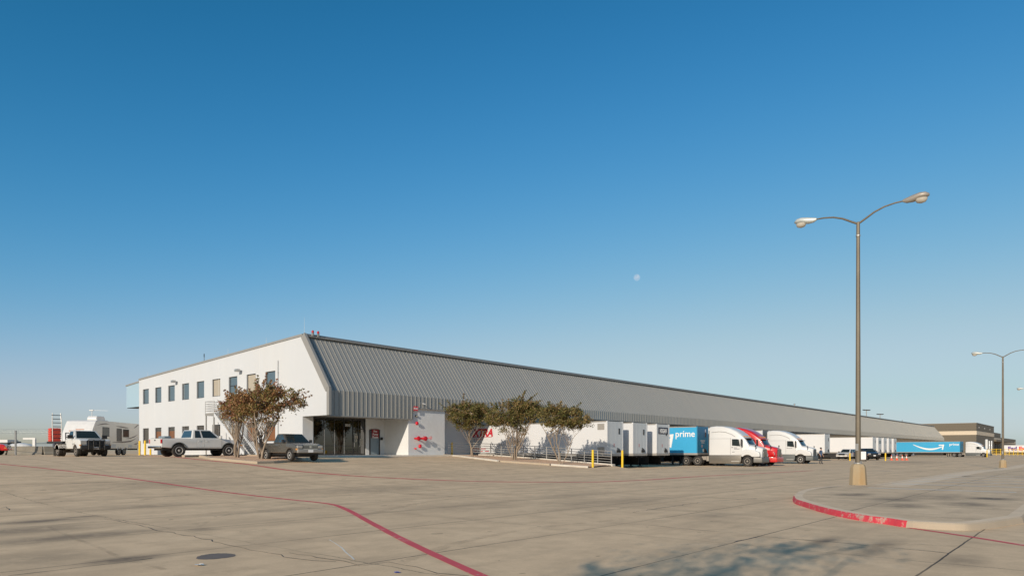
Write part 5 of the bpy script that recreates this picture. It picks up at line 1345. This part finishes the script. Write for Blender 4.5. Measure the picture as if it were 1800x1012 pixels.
# ------------------------------------------------------------------ person by the second white tractor
def person():
    x, y = at(1443, 79.5); z = gz(x, y)
    t = thing('person', 'person in dark blue shirt and dark trousers standing by the second white tractor', 'person', (x, y, z + .02), rad(-60))
    bm = bmesh.new(); sk = bm.verts.layers.skin.verify()
    J = {}
    def v(n, p, r, r2=None, par=None):
        q = bm.verts.new(p); q[sk].radius = (r, r2 or r); J[n] = q
        if par: bm.edges.new((J[par], q))
    v('pelvis', (0, 0, .98), .15, .12); J['pelvis'][sk].use_root = True
    v('waist', (0, 0, 1.15), .145, .11, 'pelvis'); v('chest', (.01, 0, 1.38), .17, .125, 'waist'); v('neckb', (0, 0, 1.55), .09, .08, 'chest'); v('neck', (.02, 0, 1.61), .055, .055, 'neckb'); v('headb', (.035, 0, 1.68), .085, .075, 'neck'); v('headm', (.035, 0, 1.77), .10, .08, 'headb'); v('headt', (.02, 0, 1.86), .06, .055, 'headm')
    for s, n in ((1, 'l'), (-1, 'r')):
        v('sh' + n, (0, s * .19, 1.5), .062, None, 'neckb'); v('el' + n, (-.02, s * .27, 1.22), .045, None, 'sh' + n); v('wr' + n, (.1, s * .25, .99), .032, None, 'el' + n); v('ha' + n, (.14, s * .24, .9), .04, .025, 'wr' + n)
        for k in range(4): v('f%s%d' % (n, k), (.15 + .012 * k, s * (.24 + .02 * (k - 1.5)), .80 + .01 * abs(k - 1.5)), .009, None, 'ha' + n)
        v('th' + n, (.175, s * .20, .86), .010, None, 'ha' + n)
        v('hip' + n, (0, s * .10, .92), .09, None, 'pelvis'); v('kn' + n, (.03 * s + .02, s * .11, .50), .062, None, 'hip' + n); v('an' + n, (.05 * s - .03, s * .12, .09), .045, None, 'kn' + n); v('to' + n, (.05 * s + .13, s * .13, .04), .04, .035, 'an' + n)
    me = bpy.data.meshes.new('tmp_body'); bm.to_mesh(me); bm.free()
    ob = bpy.data.objects.new('tmp_body', me); COL.objects.link(ob)
    md = ob.modifiers.new('skin', 'SKIN'); md.use_smooth_shade = True; ob.modifiers.new('sub', 'SUBSURF').levels = 2
    bpy.context.view_layer.update()
    m2 = bpy.data.meshes.new_from_object(ob.evaluated_get(bpy.context.evaluated_depsgraph_get())); bpy.data.objects.remove(ob)
    m2.name = 'body'; m2.materials.clear()
    for k in ('skin', 'shirt', 'trousers', 'black'): m2.materials.append(P[k])
    for p_ in m2.polygons:
        c = p_.center; arm = abs(c.y) > .2 and c.z < 1.3
        p_.material_index = 3 if c.z < .1 else (0 if (c.z > 1.57 or (abs(c.y) > .2 and c.z < 1.2 and c.z > .75)) else (1 if c.z > 1.0 else 2))
    b = bpy.data.objects.new('body', m2); COL.objects.link(b); b.parent = t
    h = MB(); h.lathe([(.112, 1.75), (.118, 1.82), (.10, 1.89), (.05, 1.93), (.01, 1.94)], lambda a, c, z_: (a - .005, c * .85, z_), 14); h.build('hair', 'hair', t, smooth=60)
person()

# ------------------------------------------------------------------ trees
def tree(name, label, px, Y, stems, crown, leaves, mats, seed, lsize=.072, spikes=14, dz=.06, group=None, loc=None, clump=(.14, .30), twigs=(7, 11), grow=1.12):
    """multi-stemmed small tree. stems: number; crown: list of (dx, dy, zc, rx, ry, rz) lobes in metres"""
    rnd = random.Random(seed)
    x, y = loc if loc else at(px, Y); t = thing(name, label, 'tree', (x, y, gz(x, y) + dz), 0, group)
    def in_lobe(shell=.5):
        dx, dy, zc, rx, ry, rz = rnd.choice(lobes)
        while True:
            p = Vector((rnd.uniform(-1, 1), rnd.uniform(-1, 1), rnd.uniform(-1, 1)))
            if shell < p.length <= 1: break
        return Vector((dx + p.x * rx, dy + p.y * ry, zc + p.z * rz))
    lobes = []
    crown = [(a * (1 + (grow - 1) * .7), b_, c_, d_ * grow, e_ * grow, f_) for a, b_, c_, d_, e_, f_ in crown]
    for c in crown: lobes += [c] * max(1, int(c[3] * c[5] * 6))
    tr = MB(); tips = []
    for k in range(stems):
        a = 2 * math.pi * k / stems + rnd.uniform(-.4, .4)
        r0 = .042 + .04 * rnd.random(); p0 = Vector(((.05 + .01 * stems) * math.cos(a), (.05 + .01 * stems) * math.sin(a), -.12))
        goal = in_lobe(.2); goal.z -= .3
        mid = Vector((p0.x * 1.6 + goal.x * .40, p0.y * 1.6 + goal.y * .40, goal.z * .46))
        q = p0.lerp(mid, .5) + Vector((rnd.uniform(-.09, .09) - goal.x * .05, rnd.uniform(-.09, .09), 0))
        mid2 = mid.lerp(goal, .5) + Vector((rnd.uniform(-.15, .15), rnd.uniform(-.15, .15), .1))
        path = smooth_path([p0, q, mid, mid2, goal], 4); n = len(path)
        tr.tube(path, [r0 * (1 - .82 * i / (n - 1)) for i in range(n)], 7)
        for s in range(rnd.randint(*twigs)):
            i = rnd.randint(n // 3, n - 3); st = path[i]; g2 = in_lobe(.3)
            g2 = st + (g2 - st) * min(1, 1.7 / max(.3, (g2 - st).length))
            if g2.z < st.z + .15: g2.z = st.z + rnd.uniform(.2, .8)
            m2 = st.lerp(g2, .5) + Vector((rnd.uniform(-.1, .1), rnd.uniform(-.1, .1), .06))
            rr = r0 * (1 - .82 * i / (n - 1)) * .62
            tr.tube([st, m2, g2], [rr, rr * .6, .008], 5); tips.append(g2)
    lf = MB(); clumps = []; tr2 = tr
    nc = max(14, leaves // 45) * 3
    for k in range(nc):
        c = in_lobe(.35); clumps.append((c, rnd.uniform(*clump), rnd.randrange(len(mats)), 45))
    for g2 in tips: clumps.append((g2, .22, rnd.randrange(len(mats)), 26))
    for k in range(spikes):                                           # shoots that stand out of the crown
        c = in_lobe(.85); dx, dy, zc = crown[0][:3]; o = (c - Vector((dx, dy, zc - .8))).normalized()
        if c.z < zc - .1: continue
        mi = rnd.randrange(len(mats)); L = rnd.uniform(.3, .85)
        near = min(tips, key=lambda q_: (q_ - c).length); tr2.tube([near, near.lerp(c, .6) + Vector((0, 0, .05)), c, c + o * L], [.012, .010, .008, .004], 4)
        for j in range(5): clumps.append((c + o * L * j / 4, .13 - .018 * j, mi, 12))
    tr.build('trunk', 'bark', t, smooth=60)
    for c, r, mi, n in clumps:
        for i in range(n):
            p = c + Vector((rnd.gauss(0, r * .62), rnd.gauss(0, r * .62), rnd.gauss(0, r * .5)))
            d = Vector((rnd.gauss(0, 1), rnd.gauss(0, 1), rnd.gauss(0, .8))).normalized(); w = d.orthogonal().normalized(); w.rotate(Matrix.Rotation(rnd.uniform(0, 6.28), 3, d))
            s = lsize * rnd.uniform(.6, 1.25); q = d.cross(w)
            m = mi if rnd.random() < .72 else rnd.randrange(len(mats))
            lf.poly([p - w * s, p + q * s * .5, p + w * s, p - q * s * .5], m)
    lf.build('crown', mats, t, fixn=False)
    return t
GR = 'crape myrtle trees by the building'
tree('tree', 'large rust-leaved many-stemmed tree between the two pickups', 459, 44.6, 9, [(-.2, 0, 3.55, 1.6, 1.3, .85), (1.1, .1, 3.75, 1.35, 1.1, .85), (-.9, 0, 3.3, 1.1, 1.0, .8), (2.2, 0, 3.5, .75, .7, .4), (.6, 0, 4.3, 1.0, .9, .5)], 3000, LEAF_RUST, 11, spikes=60, dz=.1, grow=1.0, group=GR)
tree('tree', 'smaller rust-leaved tree left of the large one, in front of the stair landing', 417, 45.6, 5, [(-.1, 0, 3.25, .95, .9, .75), (.2, 0, 3.75, .7, .7, .55), (-.55, 0, 2.95, .6, .6, .55)], 1350, LEAF_RUST, 23, spikes=26, dz=.1, grow=1.0, group=GR)
tree('tree', 'green tree nearest the grey block wall, leftmost of the three along the railing', 829.5, 58.0, 2, [(-.7, 0, 3.65, 1.35, 1.3, .95), (.75, 0, 3.55, 1.3, 1.2, .95), (0, .2, 3.9, 1.2, 1.0, .7), (-.5, -.2, 2.75, .8, .7, .5)], 4200, LEAF_GREEN, 5, spikes=36, twigs=(3, 4), group=GR)
tree('tree', 'tallest olive green tree with several stems, middle of the three along the railing', 904, 55.3, 7, [(-.6, 0, 3.55, 1.4, 1.2, .85), (.8, 0, 3.75, 1.35, 1.2, .85), (.5, 0, 4.45, 1.0, .9, .65), (1.4, 0, 4.25, .75, .8, .6), (-1.4, 0, 3.25, .7, .7, .5)], 3500, LEAF_GREEN + LEAF_RUST[3:], 17, spikes=64, group=GR)
tree('tree', 'olive green tree by the yellow bollard, rightmost of the three along the railing', 985, 52.0, 3, [(-.55, 0, 3.6, 1.15, 1.1, .7), (.7, 0, 3.5, 1.35, 1.1, .8), (1.3, 0, 3.15, .9, .8, .45), (-.2, 0, 4.1, .8, .7, .45)], 3500, LEAF_GREEN[1:] + LEAF_RUST[2:], 31, spikes=40, group=GR)
tree('tree', 'tree standing behind the camera that throws the thin shadow across the near concrete', 0, 0, 5, [(.3, .1, 6.0, 1.1, .35, .12), (1.3, 1.2, 6.2, 1.1, .25, .10), (2.6, 2.0, 6.3, .8, .15, .08)], 200, LEAF_RUST, 44, spikes=10, loc=(-5.2, -5.2), clump=(.5, .9), twigs=(2, 3), lsize=.05)

# ------------------------------------------------------------------ left background
def jersey(px0, px1, Y0, Y1, label):
    a, b_ = Vector((*at(px0, Y0), 0)), Vector((*at(px1, Y1), 0)); d = b_ - a; L = d.length
    t = MB(); t.front([(-.32, 0), (.32, 0), (.32, .1), (.15, .34), (.09, .86), (-.09, .86), (-.15, .34), (-.32, .1)], 0, L)
    o = t.build('concrete_barrier', 'barrier', loc=(a.x, a.y, gz(a.x, a.y) - .01), rotz=math.atan2(d.y, d.x), bev=.02)
    return tag(o, label, 'barrier', 'concrete barriers at the left')
jersey(-45, 13, 68, 68, 'concrete barrier behind the red car at the left edge')
jersey(14.5, 75, 68, 69, 'long weathered concrete barrier between the fence post and the flatbed truck')
jersey(76.5, 112, 69, 70.5, 'concrete barrier mostly hidden behind the flatbed truck wheels')
def fence():
    t = thing('barbed_wire_fence', 'thin barbed wire fence with a pale steel post above the concrete barriers', 'fence', (0, 0, 0))
    for px, h, r in ((27.5, 2.45, .09), (-90, 2.45, .09), (118, 2.2, .03)):
        x, y = at(px, 67); b = MB(); b.tube([(x, y, 1.1), (x, y, 1.1 + h)], r, 8); b.build('post', 'galv', t)
    w = MB()
    for z in (3.2, 3.4, 3.6): 
        w.tube([(*at(p, 67), z + .03 * math.sin(p * .3)) for p in range(-90, 120, 12)], .006, 4)
    w.tube([(*at(p, 67), 2.05) for p in (-90, 27.5, 118)], .018, 5)
    coil = []
    for k in range(900):
        p = -90 + 208 * k / 900; x, y = at(p, 67); a = k * .55
        coil.append((x, y + .22 * math.cos(a), 3.45 + .24 * math.sin(a)))
    w.tube(coil, .005, 3); w.build('wire', 'wire', t)
fence()
def gate():
    x, y = at(41, 80); t = thing('barrier_gate', 'white goal-shaped gate frame beyond the barriers at the left', 'gate', (x, y, gz(x, y)), rad(0))
    b = MB(); b.box(0, 1.45, -.08, .08, 1.72, 1.92); b.build('crossbar', 'white', t)
    b = MB(); b.box(1.15, 1.45, -.12, .12, 0, 1.72); b.build('post', 'white', t)
    x, y = at(30, 90); t = thing('boat', 'low white covered boat standing beyond the barriers at the left', 'boat', (x, y, gz(x, y)), rad(0))
    b = MB(); rg = []
    for xx, w_, z0, z1 in ((-1.0, .3, .6, 1.1), (-.5, .8, .5, 1.35), (.6, .95, .5, 1.45), (1.6, .8, .6, 1.3), (2.1, .2, .9, 1.1)): rg.append([(xx, w_ * math.cos(q), (z0 + z1) / 2 + (z1 - z0) / 2 * math.sin(q)) for q in [k * math.pi / 5 for k in range(10)]])
    b.loft(rg); b.build('hull', 'white', t, smooth=60)
    b = MB(); b.box(-.6, .3, -.4, .4, 1.4, 1.62); b.build('engine_cover', 'frame_dark', t, bev=.06)
    b = MB(); b.box(-.6, 1.4, -.5, .5, .3, .55); b.build('trailer_frame', 'chassis', t)
    x, y = at(70, 150); t = thing('shed', 'far pale blue-grey shed between the white gate and the red barriers', 'shed', (x, y, gz(x, y)), rad(0))
    b = MB(); b.box(-1.0, 3.2, 0, 6, 0, 2.0); b.build('walls', 'haze_blue', t)
    b = MB(); b.prism([(-1.2, 2.0), (3.4, 2.0), (1.1, 2.3)], lambda a, c, d: (a, d, c), -.2, 6.2); b.build('roof', 'haze_blue', t)
    x, y = at(2, 100); t = thing('shed', 'small far white hut behind the red car at the left edge', 'shed', (x, y, gz(x, y)), 0)
    b = MB(); b.box(-1.0, .9, 0, 2, 0, 1.6); b.build('walls', 'frame_dark', t)
    b = MB(); b.box(-1.1, 1.0, -.1, 2.1, 1.6, 2.0); b.build('roof', 'white', t)
gate()

# ------------------------------------------------------------------ right background
def brown():
    x, y = at(1716.3, 300); t = thing('office_block', 'brown flat-roofed building with a cream band beyond the end of the warehouse', 'building', (x, y, 0), BROT)
    zt = 1.6 + 47.8 * 300 / 1200
    z1, z2 = 1.6 + 27.4 * .25, 1.6 + 34.2 * .25
    def block(x0, x1, y0, y1, zb, z1_, nm='wall', m='brownwall'):
        b = MB(); b.box(x0, x1, y0, y1, zb, z1_); return b.build(nm, m, t)
    block(0, 66, 0, 120, -.4, zt)
    b = MB(); b.box(-.12, 66.1, -.12, 120, z1, z2); b.build('cream_band', 'creamband', t)
    b = MB(); b.box(-.15, 66.2, -.15, 120, zt, zt + .25); b.build('roof_edge', 'trim', t)
    block(66, 165, 6, 120, -.4, 12.1)
    b = MB(); b.box(66.1, 165.1, 5.9, 119, 7.6, 9.0); b.build('cream_band', 'creamband', t)
    b = MB(); b.box(66.3, 164, -1, 5.8, 6.2, 7.2); b.build('awning', 'brownwall', t)
    block(165, 320, 10, 120, -.4, 10.2)
    b = MB(); b.box(165.2, 320, 9.9, 119, 6.6, 8.2); b.build('cream_band', 'creamband', t)
    for k in range(8):
        b = MB(); b.box(70 + k * 11, 77 + k * 11, 5.85, 5.99, .6, 5.2); b.build('dock_opening', 'darkopen', t)
    for k in range(3):
        b = MB(); b.box(8 + k * 20, 9.0 + k * 20, -.1, -.005, zt - 1.9, zt - 1.5); b.build('wall_light', 'signwhite', t)
brown()
for px, h, lb in ((1734, 6.2, 'thick white post at the left in front of the brown building'), (1739, 5.6, 'thin white post in the middle in front of the brown building'), (1743, 5.6, 'thin white post at the right in front of the brown building')):
    x, y = at(px, 275); t = thing('white_post', lb, 'post', (x, y, -.3), 0, 'white posts by the brown building')
    b = MB(); r = .5 if px == 1734 else .22; b.lathe([(r, 0), (r, h), (r * .6, h + .15)], lambda a, c, z: (a, c, z), 10); b.build('post', 'white', t, smooth=40)
    b = MB(); b.box(-r - .1, r + .1, -r - .1, r + .1, 0, .5); b.build('base', 'curb', t)
def yellow_rail():
    x0, y0 = at(1736, 235); x1, y1 = at(1850, 235)
    t = thing('guard_rail', 'yellow guard rail fence across the far yard at the right', 'railing', (0, 0, -.3))
    b = MB()
    for z in (.5, 1.1, 1.7, 2.3): b.box(x0, x1, y0 - .03, y0 + .03, z - .055, z + .055)
    b.build('rails', 'yellow', t)
    n = 16
    for k in range(n):
        xx = x0 + (x1 - x0) * k / (n - 1); p = MB(); p.box(xx - .06, xx + .06, y0 - .05, y0 + .05, 0, 2.4); p.build('post', 'yellow', t)
yellow_rail()
bollard(*at(1735, 172), 'yellow bollard just ahead of the far white tractor', 1.9, .12)

# ------------------------------------------------------------------ moon
def moon():
    D = 6000.0; px, py = 1119.5, 487.5
    m, t, b = new_mat('moon_through_air')
    out = t.nodes.get('Material Output'); em = t.nodes.new('ShaderNodeEmission'); tr = t.nodes.new('ShaderNodeBsdfTransparent'); mx = t.nodes.new('ShaderNodeMixShader')
    em.inputs[0].default_value = (.64, .77, .92, 1); em.inputs[1].default_value = .80
    co = objco(t); n = noise(t, co, .035, 4, .5)
    # sunlit share of the disc (gibbous, fading towards its lower right limb)
    gm = t.nodes.new('ShaderNodeNewGeometry'); dt = t.nodes.new('ShaderNodeVectorMath'); dt.operation = 'DOT_PRODUCT'
    dt.inputs[1].default_value = Vector((-.62, -.62, .48)).normalized(); t.links.new(gm.outputs['Normal'], dt.inputs[0])
    lit = ramp(t, dt.outputs['Value'], .05, .55)
    f = math_n(t, 'MULTIPLY', lit, math_n(t, 'ADD', math_n(t, 'MULTIPLY', ramp(t, n, .38, .62), .45), .30))
    t.links.new(f, mx.inputs[0]); t.links.new(tr.outputs[0], mx.inputs[1]); t.links.new(em.outputs[0], mx.inputs[2]); t.links.new(mx.outputs[0], out.inputs[0])
    P['moon'] = m
    mb = MB(); R = 5.7 * D / F; prof = [(R * math.sin(math.pi * k / 20) + 1e-3, -R * math.cos(math.pi * k / 20)) for k in range(21)]
    mb.lathe(prof, lambda a, c, h: (a, c, h), 32)
    o = mb.build('moon', 'moon', loc=((px - CX) / F * D, D, EYE + (HOR - py) / F * D), smooth=80)
    o.visible_shadow = True
    tag(o, 'pale gibbous daytime moon in the blue sky', 'moon')
moon()
